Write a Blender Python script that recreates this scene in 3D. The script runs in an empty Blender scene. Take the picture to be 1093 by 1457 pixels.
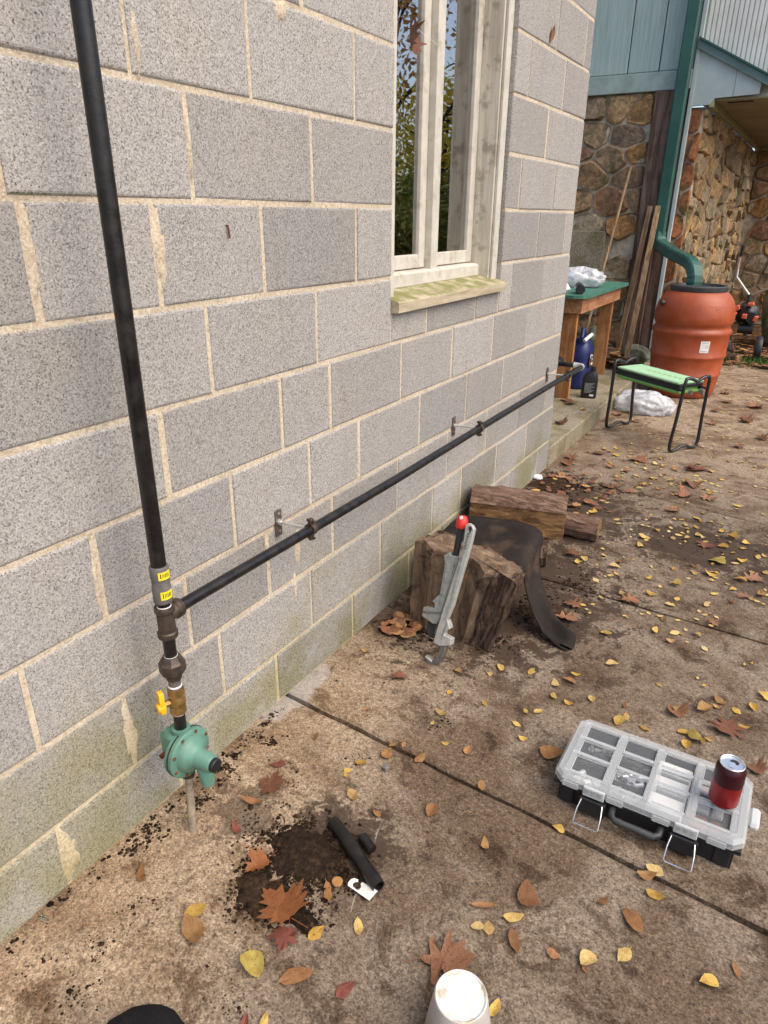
import bpy, math, random
import numpy as np
from mathutils import Matrix, Vector, Quaternion
R = math.radians
random.seed(7)
S = bpy.context.scene
C = S.collection

# ------------------------------------------------------------------ camera
CAM = Vector((1.13525, 0.0, 1.36894)); YAW, PIT, ROL, FPX = 0.536107, 0.409137, 0.0089505, 976.4446
cy, sy = math.cos(YAW), math.sin(YAW)
FW = Vector((-sy*math.cos(PIT), cy*math.cos(PIT), -math.sin(PIT)))
_rt = Vector((cy, sy, 0)); _up = _rt.cross(FW)
RT = _rt*math.cos(ROL) + _up*math.sin(ROL); UP = -_rt*math.sin(ROL) + _up*math.cos(ROL)
cd = bpy.data.cameras.new('camera'); cam = bpy.data.objects.new('camera', cd); C.objects.link(cam)
cd.sensor_fit = 'VERTICAL'; cd.sensor_height = 36; cd.lens = FPX/1457*36; cd.clip_start = .02; cd.clip_end = 1000
m3 = Matrix((RT, UP, -FW)).transposed().to_4x4(); cam.matrix_world = Matrix.Translation(CAM) @ m3
S.camera = cam

# ------------------------------------------------------------------ sky, sun, exposure
SUN_EL, SUN_AZ = 52, 96          # azimuth measured from +y towards +x
w = bpy.data.worlds.new('World'); S.world = w; w.use_nodes = True
wn = w.node_tree; bg = wn.nodes['Background']
sky = wn.nodes.new('ShaderNodeTexSky'); sky.sky_type = 'NISHITA'; sky.sun_disc = False
sky.sun_elevation = R(SUN_EL); sky.sun_rotation = R(SUN_AZ)
sky.air_density = .9; sky.dust_density = 3.0; sky.ozone_density = .3
wn.links.new(sky.outputs[0], bg.inputs[0]); bg.inputs[1].default_value = .15
sd = bpy.data.lights.new('sun', 'SUN'); sun = bpy.data.objects.new('sun', sd); C.objects.link(sun)
sd.energy = 1.3; sd.angle = R(60); sd.color = (1, .90, .77)
sdir = Vector((math.sin(R(SUN_AZ))*math.cos(R(SUN_EL)), math.cos(R(SUN_AZ))*math.cos(R(SUN_EL)), math.sin(R(SUN_EL))))
sun.rotation_euler = sdir.to_track_quat('Z', 'Y').to_euler(); sun.location = (6, -3, 8)
S.view_settings.view_transform = 'Standard'; S.view_settings.look = 'None'
S.view_settings.exposure = 0.88; S.view_settings.gamma = 1
S.render.engine = 'CYCLES'

# ------------------------------------------------------------------ pixel -> point
def ray(u, v): return RT*((u-546.5)/FPX) - UP*((v-728.5)/FPX) + FW
def gz(u, v, z=0.0): d = ray(u, v); return CAM + d*((z-CAM.z)/d.z)
def gx(u, v, x=0.0): d = ray(u, v); return CAM + d*((x-CAM.x)/d.x)
def gy(u, v, y): d = ray(u, v); return CAM + d*((y-CAM.y)/d.y)
def gplane(u, v, p0, n): d = ray(u, v); return CAM + d*((p0-CAM).dot(n)/d.dot(n))

# ------------------------------------------------------------------ material helper
class NT:
    def __init__(s, name):
        s.m = bpy.data.materials.new(name); s.m.use_nodes = True; s.t = s.m.node_tree
        s.b = s.t.nodes['Principled BSDF']; s.out = s.t.nodes['Material Output']
    def n(s, typ, **kw):
        nd = s.t.nodes.new('ShaderNode'+typ)
        for k, v in kw.items(): setattr(nd, k, v)
        return nd
    def put(s, sock, v):
        if isinstance(v, bpy.types.NodeSocket): s.t.links.new(v, sock)
        elif isinstance(v, (tuple, list)):
            sock.default_value = (*v, 1) if (sock.type == 'RGBA' and len(v) == 3) else v
        else: sock.default_value = v
    def pos(s): return s.n('NewGeometry').outputs['Position']
    def objc(s): return s.n('TexCoord').outputs['Object']
    def rnd(s): return s.n('ObjectInfo').outputs['Random']
    def map(s, vec, scale=(1,1,1), loc=(0,0,0), rot=(0,0,0)):
        m = s.n('Mapping'); s.put(m.inputs[0], vec); m.inputs[1].default_value = loc; m.inputs[2].default_value = rot; m.inputs[3].default_value = scale
        return m.outputs[0]
    def noise(s, vec, sc, det=2, rough=.5, dist=0):
        n = s.n('TexNoise'); s.put(n.inputs['Vector'], vec); n.inputs['Scale'].default_value = sc
        n.inputs['Detail'].default_value = det; n.inputs['Roughness'].default_value = rough; n.inputs['Distortion'].default_value = dist
        return n.outputs[0]
    def voro(s, vec, sc, feat='F1', out=0):
        n = s.n('TexVoronoi', feature=feat); s.put(n.inputs['Vector'], vec); n.inputs['Scale'].default_value = sc
        return n.outputs[out]
    def ma(s, op, a, b=0.0, c=0.0, clamp=False):
        n = s.n('Math', operation=op, use_clamp=clamp); s.put(n.inputs[0], a); s.put(n.inputs[1], b); s.put(n.inputs[2], c)
        return n.outputs[0]
    def sep(s, vec):
        n = s.n('SeparateXYZ'); s.put(n.inputs[0], vec); return n.outputs
    def rng(s, v, a, b, c=0.0, d=1.0):
        n = s.n('MapRange', interpolation_type='SMOOTHSTEP'); s.put(n.inputs[0], v)
        for i, q in enumerate((a, b, c, d)): n.inputs[i+1].default_value = q
        return n.outputs[0]
    def mix(s, f, a, b, mode='MIX'):
        n = s.n('Mix', data_type='RGBA', blend_type=mode); s.put(n.inputs[0], f); s.put(n.inputs[6], a); s.put(n.inputs[7], b)
        return n.outputs[2]
    def ramp(s, f, stops):
        n = s.n('ValToRGB'); cr = n.color_ramp
        while len(cr.elements) < len(stops): cr.elements.new(.5)
        for e, (p, c) in zip(cr.elements, stops): e.position = p; e.color = (*c, 1)
        s.put(n.inputs[0], f); return n.outputs[0]
    def bump(s, h, st=.3, dist=.01, nrm=None):
        n = s.n('Bump'); s.put(n.inputs['Height'], h); n.inputs['Strength'].default_value = st; n.inputs['Distance'].default_value = dist
        if nrm: s.put(n.inputs['Normal'], nrm)
        return n.outputs[0]
    def fin(s, col=None, rough=.8, nrm=None, metal=0, spec=.4, **kw):
        if col is not None: s.put(s.b.inputs['Base Color'], col)
        s.put(s.b.inputs['Roughness'], rough); s.put(s.b.inputs['Metallic'], metal); s.put(s.b.inputs['Specular IOR Level'], spec)
        if nrm: s.put(s.b.inputs['Normal'], nrm)
        for k, v in kw.items(): s.put(s.b.inputs[k.replace('_', ' ')], v)
        return s.m

def plain(name, col, rough=.5, metal=0, var=.15, sc=30, bump=0, spec=.4, obj=True, dirt=None, **kw):
    t = NT(name); v = t.objc() if obj else t.pos()
    n = t.noise(v, sc, 4, .6)
    c = t.mix(t.rng(n, .3, .7), tuple(x*(1-var) for x in col), tuple(min(1, x*(1+var)) for x in col))
    if dirt:
        n2 = t.noise(v, dirt[1], 5, .65); c = t.mix(t.ma('MULTIPLY', t.rng(n2, dirt[2], dirt[2]+.18), dirt[3]), c, dirt[0])
    rr = t.ma('ADD', t.ma('MULTIPLY', n, .25), rough-.12, clamp=True)
    return t.fin(c, rr, t.bump(n, bump, .004) if bump else None, metal, spec, **kw)

M = {}
# concrete masonry: grey, porous, with algae near the ground
t = NT('cmu'); P = t.pos()
n3 = t.noise(P, 5, 4, .6); n4 = t.noise(P, 30, 3, .6); n1 = t.noise(P, 230, 2, .6)
g1 = t.sep(t.voro(P, 330, 'F1', 1))[0]; g2 = t.sep(t.voro(P, 620, 'F1', 1))[1]; v1 = t.voro(P, 120)
sp = t.ma('ADD', t.ma('MULTIPLY', g1, .34), t.ma('ADD', t.ma('MULTIPLY', g2, .22), t.ma('MULTIPLY', n1, .44)))
c = t.ramp(sp, [(.18, (.07, .065, .06)), (.31, (.255, .243, .228)), (.45, (.395, .378, .356)), (.60, (.475, .457, .432)), (.82, (.62, .60, .57))])
pit = t.rng(v1, .08, .20); c = t.mix(t.ma('MULTIPLY', t.ma('SUBTRACT', 1, pit), t.rng(n4, .42, .62)), c, (.05, .045, .04))
c = t.mix(1, c, t.ramp(t.rnd(), [(0, (.70, .695, .685)), (.35, (.81, .80, .785)), (.7, (.88, .868, .85)), (1, (.96, .945, .925))]), 'MULTIPLY')
c = t.mix(t.rng(n3, .45, .75, 0, .4), c, t.mix(1, c, (1.06, 1.0, .90), 'MULTIPLY'))
x, y, z = t.sep(P)
zz = t.ma('ADD', z, t.ma('MULTIPLY', t.ma('SUBTRACT', n3, .5), -.55))
alg = t.ma('MULTIPLY', t.rng(zz, .52, .05), t.rng(t.noise(P, 2.3, 5, .6), .38, .58))
c = t.mix(t.ma('MULTIPLY', alg, .72), c, t.mix(1, c, (.62, .60, .27), 'MULTIPLY'))
h = t.ma('ADD', t.ma('MULTIPLY', sp, .8), t.ma('MULTIPLY', pit, .35))
streak = t.noise(t.map(P, (1, 14, 1.2)), 1, 4, .6); c = t.mix(t.rng(streak, .56, .72, 0, .3), c, t.mix(1, c, (.70, .66, .58), 'MULTIPLY'))
M['cmu'] = t.fin(c, .95, t.bump(h, .6, .005), spec=.15)

t = NT('mortar'); P = t.pos(); n1 = t.noise(P, 160, 4, .65); n2 = t.noise(P, 9, 3); x, y, z = t.sep(P)
c = t.ramp(n1, [(.28, (.36, .285, .195)), (.5, (.60, .505, .375)), (.7, (.72, .63, .49))])
c = t.mix(t.rng(n2, .4, .7, 0, .6), c, t.mix(1, c, (.78, .76, .74), 'MULTIPLY'))
zz = t.ma('ADD', z, t.ma('MULTIPLY', t.ma('SUBTRACT', t.noise(P, 5, 4, .6), .5), -.5))
c = t.mix(t.rng(zz, .40, .0, 0, .6), c, t.mix(1, c, (.70, .72, .42), 'MULTIPLY'))
M['mortar'] = t.fin(c, .95, t.bump(n1, .6, .006), spec=.15)

def distxy(t, P, cx, cy, ax=1.0, ay=1.0):
    x, y, z = t.sep(P)
    a = t.ma('POWER', t.ma('DIVIDE', t.ma('SUBTRACT', x, cx), ax), 2.0); b = t.ma('POWER', t.ma('DIVIDE', t.ma('SUBTRACT', y, cy), ay), 2.0)
    return t.ma('SQRT', t.ma('ADD', a, b))
# brown stained patio concrete
t = NT('patio_concrete'); P = t.pos(); x, y, z = t.sep(P)
nA = t.ma('ADD', t.ma('MULTIPLY', t.sep(t.voro(P, 300, 'F1', 1))[0], .42), t.ma('ADD', t.ma('MULTIPLY', t.sep(t.voro(P, 130, 'F1', 1))[1], .14), .22)); nB = t.noise(P, 75, 4, .65); nC = t.noise(P, 4.2, 6, .62, .4); nD = t.noise(P, 13, 5, .68, .3); nE = t.noise(P, 1.3, 3, .5)
base = t.ramp(t.ma('ADD', t.ma('MULTIPLY', nA, .5), t.ma('MULTIPLY', nB, .5)), [(.33, (.065, .048, .034)), (.45, (.165, .126, .090)), (.55, (.235, .186, .137)), (.70, (.40, .335, .258))])
base = t.mix(1, base, t.ramp(t.rnd(), [(0, (.93, .91, .88)), (1, (1.05, 1.03, 1.0))]), 'MULTIPLY')
pale = t.ma('MULTIPLY', t.rng(x, .62, .12), t.rng(y, 2.2, 1.0)); pale = t.ma('ADD', pale, t.rng(y, 3.2, 5.0, 0, .7), clamp=True)
c = t.mix(t.ma('MULTIPLY', t.ma('MULTIPLY', pale, t.rng(nC, .25, .5)), .8), base, t.mix(1, base, (1.95, 1.86, 1.68), 'MULTIPLY'))
nF = t.noise(P, 8.5, 6, .7, .6); nG = t.noise(P, 2.4, 6, .62, .8)
c = t.mix(t.rng(t.ma('ADD', nG, t.ma('MULTIPLY', t.ma('SUBTRACT', nB, .5), .25)), .44, .60, 0, .7), c, t.mix(1, c, (.48, .385, .305), 'MULTIPLY'))            # broad damp brown stains
c = t.mix(t.rng(nC, .50, .66, 0, .65), c, t.mix(1, c, (.50, .41, .33), 'MULTIPLY'))
c = t.mix(t.rng(t.ma('ADD', nF, t.ma('MULTIPLY', t.ma('SUBTRACT', nB, .5), .3)), .55, .60, 0, .7), c, t.mix(1, c, (.33, .26, .205), 'MULTIPLY'))             # tannin blotches
dk = t.ma('MULTIPLY', t.rng(nD, .57, .66), t.rng(nB, .42, .58))                              # soil rubbed into the surface
c = t.mix(t.ma('MULTIPLY', dk, .8), c, (.045, .030, .020))
for (cx_, cy_, ax, ay, st) in [(.95, 3.15, .42, .30, .9), (.34, 2.30, .46, .62, .92), (.25, 3.2, .42, .55, .9), (.46, .97, .17, .14, .85), (.2, .92, .10, .10, .6), (1.3, 2.9, .3, .25, .6)]:
    d = t.ma('ADD', distxy(t, P, cx_, cy_, ax, ay), t.ma('ADD', t.ma('MULTIPLY', t.ma('SUBTRACT', nD, .5), 3.0), t.ma('MULTIPLY', t.ma('SUBTRACT', nB, .5), 1.2)))
    c = t.mix(t.rng(d, 1.0, .65, 0, st), c, (.048, .030, .019))
d = t.ma('ADD', distxy(t, P, .02, 1.34, .05, .20), t.ma('MULTIPLY', t.ma('SUBTRACT', nD, .5), 2.0))
c = t.mix(t.rng(d, 1.0, .7, 0, .35), c, (.50, .50, .49))                             # lime bloom by the wall
# chalk scratch
lx = t.ma('SUBTRACT', x, t.ma('MULTIPLY_ADD', y, -.28, .80)); lx = t.ma('ADD', lx, t.ma('MULTIPLY', t.ma('SUBTRACT', nD, .5), .03))
chalk = t.ma('MULTIPLY', t.rng(t.ma('ABSOLUTE', lx), .0028, .0005), t.ma('MULTIPLY', t.rng(y, 1.1, 1.05), t.ma('MULTIPLY', t.rng(y, .78, .82), t.rng(nD, .44, .56))))
c = t.mix(t.ma('MULTIPLY', chalk, .3), c, (.75, .72, .68))
h = t.ma('ADD', t.ma('MULTIPLY', nA, .4), t.ma('ADD', t.ma('MULTIPLY', nB, .5), t.ma('MULTIPLY', nD, .5)))
M['patio'] = t.fin(c, t.rng(nC, .3, .7, .78, .95), t.bump(h, .5, .006), spec=.25)

t = NT('soil'); P = t.pos(); n = t.noise(P, 60, 5, .7)
c = t.ramp(n, [(.3, (.009, .0055, .004)), (.55, (.030, .019, .012)), (.75, (.085, .052, .032))]); isl = t.n('NewGeometry').outputs['Random Per Island']; c = t.mix(1, c, t.ramp(isl, [(0, (.5, .5, .5)), (.6, (1, 1, 1)), (1, (2.2, 2.0, 1.8))]), 'MULTIPLY'); M['soil'] = t.fin(c, .95, t.bump(n, .8, .01), spec=.1)
t = NT('forest_floor'); P = t.pos(); n = t.noise(P, 14, 6, .7); n2 = t.noise(P, 70, 3, .6)
c = t.ramp(t.ma('ADD', t.ma('MULTIPLY', n, .5), t.ma('MULTIPLY', n2, .5)), [(.35, (.02, .014, .009)), (.5, (.09, .05, .028)), (.6, (.16, .085, .04)), (.7, (.06, .06, .02))])
M['floor'] = t.fin(c, .95, t.bump(n2, .9, .03), spec=.1)
t = NT('step_concrete'); P = t.pos(); n = t.noise(P, 90, 4, .65); n2 = t.noise(P, 5, 4, .6)
c = t.ramp(n, [(.3, (.15, .125, .085)), (.55, (.30, .255, .18)), (.75, (.42, .37, .28))]); c = t.mix(t.rng(n2, .4, .65, 0, .8), c, t.mix(1, c, (.55, .55, .33), 'MULTIPLY'))
M['step'] = t.fin(c, .9, t.bump(n, .5, .008), spec=.2)

def stonemat(name, stops):
    t = NT(name); P = t.pos(); n = t.noise(P, 24, 5, .65, .5); n2 = t.noise(P, 120, 3, .6)
    c = t.ramp(t.rnd(), stops)
    c = t.mix(t.rng(n, .35, .7), t.mix(1, c, (.82, .77, .72), 'MULTIPLY'), t.mix(1, c, (1.8, 1.68, 1.48), 'MULTIPLY'))
    c = t.mix(t.rng(t.noise(P, 7, 4, .6), .52, .66, 0, .65), c, (.10, .105, .045))
    return t.fin(c, .9, t.bump(t.ma('ADD', n, t.ma('MULTIPLY', n2, .4)), .9, .02), spec=.2)
M['stone'] = stonemat('fieldstone', [(0, (.28, .15, .06)), (.2, (.20, .17, .13)), (.4, (.34, .19, .08)), (.55, (.16, .125, .095)), (.7, (.22, .12, .075)), (.85, (.28, .235, .17)), (1, (.36, .22, .09))])
M['stone_rust'] = stonemat('rust_stone', [(0, (.20, .075, .035)), (.5, (.27, .11, .05)), (1, (.17, .085, .045))])
M['stone_pale'] = stonemat('pale_ledge_stone', [(0, (.30, .22, .13)), (.3, (.20, .17, .13)), (.6, (.38, .25, .12)), (.8, (.15, .115, .085)), (1, (.42, .33, .22))])
M['stone_mortar'] = plain('old_mortar', (.40, .335, .245), .95, 0, .35, 14, .6, .15, obj=False)

t = NT('teal_paint'); P = t.pos(); g = t.noise(t.map(P, (60, 60, 3)), 1, 4, .6); n = t.noise(P, 3, 4)
c = t.mix(t.rng(g, .3, .7), (.265, .345, .315), (.35, .435, .40)); c = t.mix(t.rng(n, .5, .7, 0, .35), c, (.42, .46, .41))
M['teal'] = t.fin(c, .75, t.bump(g, .5, .006), spec=.3)
M['teal_trim'] = plain('teal_trim', (.28, .345, .31), .75, 0, .15, 9, .3, obj=False, dirt=((.30, .33, .29), 6, .55, .6))
M['pale_paint'] = plain('pale_paint', (.40, .46, .44), .75, 0, .08, 9, .2, obj=False, dirt=((.30, .26, .2), 14, .58, .5))
M['cream_rib'] = plain('cream_ribbed', (.66, .655, .60), .6, 0, .08, 4, .1, obj=False, dirt=((.45, .40, .30), 5, .55, .5))
M['dkgreen'] = plain('dark_green_metal', (.020, .080, .060), .42, 0, .12, 6, 0, .5, obj=False)
M['greymetal'] = plain('grey_green_metal', (.10, .16, .15), .5, 0, .15, 8, 0, .5, obj=False)
M['soffit'] = plain('soffit_board', (.22, .185, .11), .8, 0, .2, 3, .2, obj=False)
M['olive_trim'] = plain('olive_trim', (.28, .28, .15), .8, 0, .15, 8, .2, obj=False)
def wood(name, c1, c2, axis='z', sc=1.0, rough=.85, b=.7):
    t = NT(name); P = t.pos(); s_ = {'x': (4, 60, 60), 'y': (60, 4, 60), 'z': (60, 60, 4)}[axis]
    g = t.noise(t.map(P, tuple(q*sc for q in s_)), 1, 5, .65, .6); n = t.noise(P, 8, 4, .6)
    c = t.mix(t.rng(g, .32, .68), c1, c2); c = t.mix(t.rng(n, .45, .7, 0, .6), c, t.mix(1, c, (.55, .5, .45), 'MULTIPLY'))
    return t.fin(c, rough, t.bump(g, b, .006), spec=.2)
M['post'] = wood('weathered_post', (.06, .033, .022), (.21, .14, .105), 'z', .35)
M['plank'] = wood('plank_wood', (.22, .135, .07), (.42, .28, .155), 'z', .7)
M['bench_wood'] = wood('bench_wood', (.27, .115, .04), (.43, .21, .085), 'z', .6)
M['bench_apron'] = wood('bench_apron', (.30, .13, .06), (.47, .25, .13), 'y', .6)
t = NT('split_wood'); P = t.pos(); g = t.noise(t.map(P, (22, 22, 7)), 1, 6, .7, .8); n = t.noise(P, 13, 5, .65, .6); n2 = t.noise(P, 45, 4, .7)
c = t.ramp(g, [(.28, (.035, .023, .016)), (.45, (.12, .08, .052)), (.6, (.20, .138, .09)), (.75, (.34, .25, .165))])
c = t.mix(t.rng(n, .54, .68, 0, .55), c, (.26, .125, .045)); c = t.mix(t.rng(n, .45, .32, 0, .8), c, (.035, .024, .018)); c = t.mix(t.rng(n2, .60, .70, 0, .5), c, (.38, .24, .11))
M['split'] = t.fin(c, .9, t.bump(t.ma('ADD', g, t.ma('MULTIPLY', n2, .8)), .6, .008), spec=.15)
t = NT('bark'); P = t.pos(); g = t.noise(t.map(P, (55, 55, 9)), 1, 5, .7, 1.0); n2 = t.noise(P, 60, 4, .7)
c = t.ramp(g, [(.32, (.020, .013, .010)), (.5, (.095, .06, .045)), (.66, (.20, .14, .105)), (.8, (.34, .27, .21))])
M['bark'] = t.fin(c, .95, t.bump(t.ma('ADD', g, t.ma('MULTIPLY', n2, .35)), 1, .02), spec=.1)
t = NT('log_bark'); P = t.pos(); g = t.noise(t.map(P, (8, 45, 45), rot=(0, 0, R(-13))), 1, 5, .7, 1.0); n2 = t.noise(P, 60, 4, .7)
c = t.ramp(g, [(.32, (.05, .032, .023)), (.5, (.17, .105, .073)), (.66, (.30, .20, .145)), (.8, (.42, .31, .23))])
M['log_bark'] = t.fin(c, .95, t.bump(t.ma('ADD', g, t.ma('MULTIPLY', n2, .35)), 1, .015), spec=.1)
M['log_split'] = wood('log_split', (.10, .052, .024), (.36, .20, .09), 'x', .7, .85, .9)

t = NT('black_pipe'); P = t.pos(); n = t.noise(P, 25, 5, .65); n2 = t.noise(P, 160, 3, .6)
c = t.mix(t.rng(n, .4, .7), (.006, .0055, .0055), (.018, .015, .013)); c = t.mix(t.rng(t.ma('ADD', t.ma('MULTIPLY', n, .5), t.ma('MULTIPLY', n2, .5)), .60, .69, 0, .6), c, (.085, .045, .03))
M['pipe'] = t.fin(c, t.rng(n, .3, .7, .24, .45), t.bump(n2, .15, .002), spec=.5)
M['iron'] = plain('malleable_iron', (.075, .058, .045), .5, .5, .3, 60, .35, .5, obj=False, dirt=((.14, .08, .05), 40, .52, .6))
M['grey_coupling'] = plain('grey_coupling', (.155, .145, .135), .6, .2, .15, 60, .2, obj=False)
M['brass'] = plain('brass', (.42, .27, .10), .42, .85, .25, 50, .2, obj=False, dirt=((.16, .10, .05), 45, .5, .6))
M['galv'] = plain('galvanised', (.66, .65, .62), .45, .7, .15, 60, .1, obj=False)
M['galvdull'] = plain('dull_zinc', (.24, .22, .20), .55, .7, .25, 60, .2, obj=False)
M['plate'] = plain('bracket_steel', (.16, .135, .115), .55, .6, .3, 60, .2, obj=False)
M['yellow'] = plain('yellow_vinyl', (.80, .42, .015), .4, 0, .08, 40, 0, .5, obj=False)
M['sticker'] = plain('yellow_sticker', (.82, .66, .03), .5, 0, .05, 40, 0, .4, obj=False)
M['ink'] = plain('ink', (.02, .02, .02), .6, 0, .1, 40)
M['greyink'] = plain('grey_ink', (.38, .38, .37), .6, 0, .1, 40)
M['reg'] = plain('regulator_green', (.105, .235, .172), .48, 0, .12, 25, .1, .5, obj=False, dirt=((.12, .12, .08), 28, .53, .65))
M['regdark'] = plain('gasket_dark', (.03, .035, .03), .7, 0, .2, 60)
M['rust'] = plain('rust', (.13, .045, .02), .85, 0, .35, 90, .3, .2, obj=False)
M['riser'] = plain('dusty_riser', (.27, .225, .16), .8, 0, .3, 50, .3, .2, obj=False)
M['blackplastic'] = plain('black_plastic', (.014, .014, .016), .45, 0, .2, 40, .05, .5)
M['darkgrey'] = plain('dark_grey_plastic', (.04, .043, .042), .5, 0, .2, 40, .05, .5)
M['rubber'] = plain('rubber_mat', (.022, .017, .014), .82, 0, .3, 12, .5, .18, obj=False, dirt=((.085, .055, .036), 8, .50, .6))
M['wrench'] = plain('cast_aluminium', (.29, .30, .275), .55, .35, .15, 70, .25, .4, obj=False, dirt=((.13, .12, .10), 30, .54, .6))
M['wrenchbar'] = plain('worn_aluminium', (.42, .42, .385), .48, .35, .12, 70, .2, .4, obj=False, dirt=((.20, .18, .14), 35, .54, .55))
M['steelworn'] = plain('worn_steel', (.20, .19, .17), .5, .7, .25, 50, .2, obj=False)
M['red'] = plain('red_plastic', (.62, .030, .022), .4, 0, .1, 30, 0, .5)
t = NT('terracotta_plastic'); P = t.objc(); n = t.noise(P, 7, 5, .6); n2 = t.noise(t.map(P, (30, 30, 2)), 1, 4, .6)
c = t.mix(t.rng(n, .3, .7), (.29, .052, .014), (.37, .078, .024)); c = t.mix(t.rng(n2, .56, .72, 0, .3), c, (.30, .13, .07)); M['barrel'] = t.fin(c, t.rng(n, .3, .7, .36, .50), None, spec=.45)
M['white'] = plain('white_label', (.72, .71, .67), .6, 0, .06, 30)
M['whitepaint'] = plain('window_paint', (.54, .505, .43), .6, 0, .1, 18, .3, .35, obj=False, dirt=((.30, .25, .17), 13, .53, .6))
t = NT('weathered_frame'); P = t.pos(); g = t.noise(t.map(P, (50, 50, 4)), 1, 5, .65); n = t.noise(P, 16, 4, .6)
c = t.mix(t.rng(g, .3, .7), (.43, .385, .305), (.62, .575, .48)); c = t.mix(t.rng(n, .54, .68, 0, .6), c, (.22, .18, .12)); M['frame'] = t.fin(c, .7, t.bump(g, .4, .004), spec=.3)
t = NT('mossy_sill'); P = t.pos(); g = t.noise(t.map(P, (50, 5, 50)), 1, 5, .65); n = t.noise(P, 15, 5, .65); z = t.sep(t.n('NewGeometry').outputs['Normal'])[2]
c = t.mix(t.rng(g, .3, .7), (.34, .28, .18), (.52, .45, .32)); c = t.mix(t.ma('MULTIPLY', t.rng(n, .40, .58, .25, 1), t.rng(z, .3, .8)), c, (.20, .20, .075)); M['sill'] = t.fin(c, .85, t.bump(n, .4, .006), spec=.2)
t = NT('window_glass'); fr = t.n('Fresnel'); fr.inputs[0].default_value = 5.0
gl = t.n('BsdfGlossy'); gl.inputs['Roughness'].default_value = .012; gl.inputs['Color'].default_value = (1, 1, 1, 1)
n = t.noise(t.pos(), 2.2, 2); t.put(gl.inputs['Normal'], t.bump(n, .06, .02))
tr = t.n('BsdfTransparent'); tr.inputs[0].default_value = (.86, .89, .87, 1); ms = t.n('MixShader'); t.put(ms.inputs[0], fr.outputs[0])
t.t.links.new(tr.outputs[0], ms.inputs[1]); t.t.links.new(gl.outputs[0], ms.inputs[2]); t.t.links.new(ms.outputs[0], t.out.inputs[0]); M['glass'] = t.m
M['interior'] = plain('dim_interior', (.06, .055, .05), .9, 0, .2, 3)
# frosted clear polypropylene lid: part transparent
def clearmat(name, col, alpha, rough=.25):
    t = NT(name); n = t.noise(t.objc(), 40, 3)
    return t.fin(col, rough, t.bump(n, .12, .004), spec=.5, Alpha=alpha)
M['lid'] = clearmat('frosted_lid', (.66, .68, .67), .34, .18)
M['lidpane'] = clearmat('clear_lid_window', (.62, .66, .68), .09, .08)
M['clip'] = plain('translucent_clip', (.50, .52, .51), .4, 0, .06, 30)
M['wire'] = plain('bright_wire', (.75, .75, .74), .25, 1, .05, 40)
t = NT('can_red'); P = t.objc(); x, y, z = t.sep(P); n = t.noise(P, 30, 4, .6)
c = t.mix(t.rng(t.ma('ADD', z, t.ma('MULTIPLY', n, .006)), .069, .073), (.26, .008, .010), (.048, .005, .011))
st = t.rng(t.noise(t.map(P, (130, 130, 12)), 1, 4, .6), .55, .68, 0, .6); c = t.mix(t.ma('MULTIPLY', st, t.rng(z, .072, .06)), c, (.16, .004, .006))
M['can'] = t.fin(c, .3, None, .35, spec=.6)
M['alu'] = plain('bright_aluminium', (.80, .80, .80), .28, .9, .04, 40)
M['padgreen'] = plain('light_green_foam', (.34, .55, .33), .75, 0, .08, 60, .1)
M['padgreen2'] = plain('deep_green_foam', (.19, .38, .09), .75, 0, .1, 60, .1)
M['tubeblack'] = plain('black_enamel', (.016, .016, .018), .35, 0, .2, 20, 0, .5)
M['greentop'] = plain('green_table_paint', (.045, .15, .105), .6, 0, .2, 15, .2, obj=False, dirt=((.25, .30, .25), 10, .56, .6))
M['bluejug'] = plain('blue_jug', (.015, .022, .10), .4, 0, .15, 15)
t = NT('plastic_film'); n = t.noise(t.objc(), 9, 4, .6, 1.5); e = t.voro(t.map(t.objc(), (1, 1, 1.6)), 17, 'DISTANCE_TO_EDGE'); hh = t.ma('ADD', n, t.ma('MULTIPLY', t.rng(e, 0, .5), -.15)); M['film'] = t.fin((.70, .71, .73), .28, t.bump(hh, .5, .03), spec=.5, Alpha=t.rng(n, .30, .65, .32, .85))
M['whitefilm'] = plain('white_bag', (.82, .82, .82), .4, 0, .05, 10, .1, .5)
M['cup'] = plain('white_cup', (.68, .665, .62), .5, 0, .04, 30, .05, .4, dirt=((.40, .27, .13), 26, .50, .75))
M['cupside'] = plain('cup_side', (.42, .385, .34), .5, 0, .08, 30)
M['fabric'] = plain('black_fabric', (.010, .010, .011), .9, 0, .25, 200, .3, .15)
M['orange'] = plain('orange_red_paint', (.55, .11, .05), .45, 0, .2, 30, 0, .5, dirt=((.06, .05, .04), 20, .5, .8))
M['chrome'] = plain('dull_chrome', (.55, .54, .5), .35, .85, .1, 30)
M['mossrock'] = plain('mossy_boulder', (.15, .16, .115), .9, 0, .4, 9, .7, .2, obj=False, dirt=((.05, .07, .025), 5, .5, .8))
def leafmat(name, stops, transl=.25):
    t = NT(name); P = t.objc(); n = t.noise(P, 4, 4, .6); n2 = t.noise(P, 22, 3, .6)
    c = t.ramp(t.rnd(), stops); c = t.mix(t.rng(n, .35, .7, 0, .6), c, t.mix(1, c, (.68, .55, .45), 'MULTIPLY'))
    c = t.mix(t.rng(n2, .60, .66, 0, .75), c, (.06, .03, .016)); r2 = t.ma('FRACT', t.ma('MULTIPLY', t.rnd(), 17.3)); c = t.mix(1, c, t.ramp(r2, [(0, (.62, .58, .55)), (.5, (.95, .93, .9)), (1, (1.1, 1.1, 1.15))]), 'MULTIPLY')
    return t.fin(c, .6, t.bump(n2, .3, .03), spec=.3)
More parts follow.
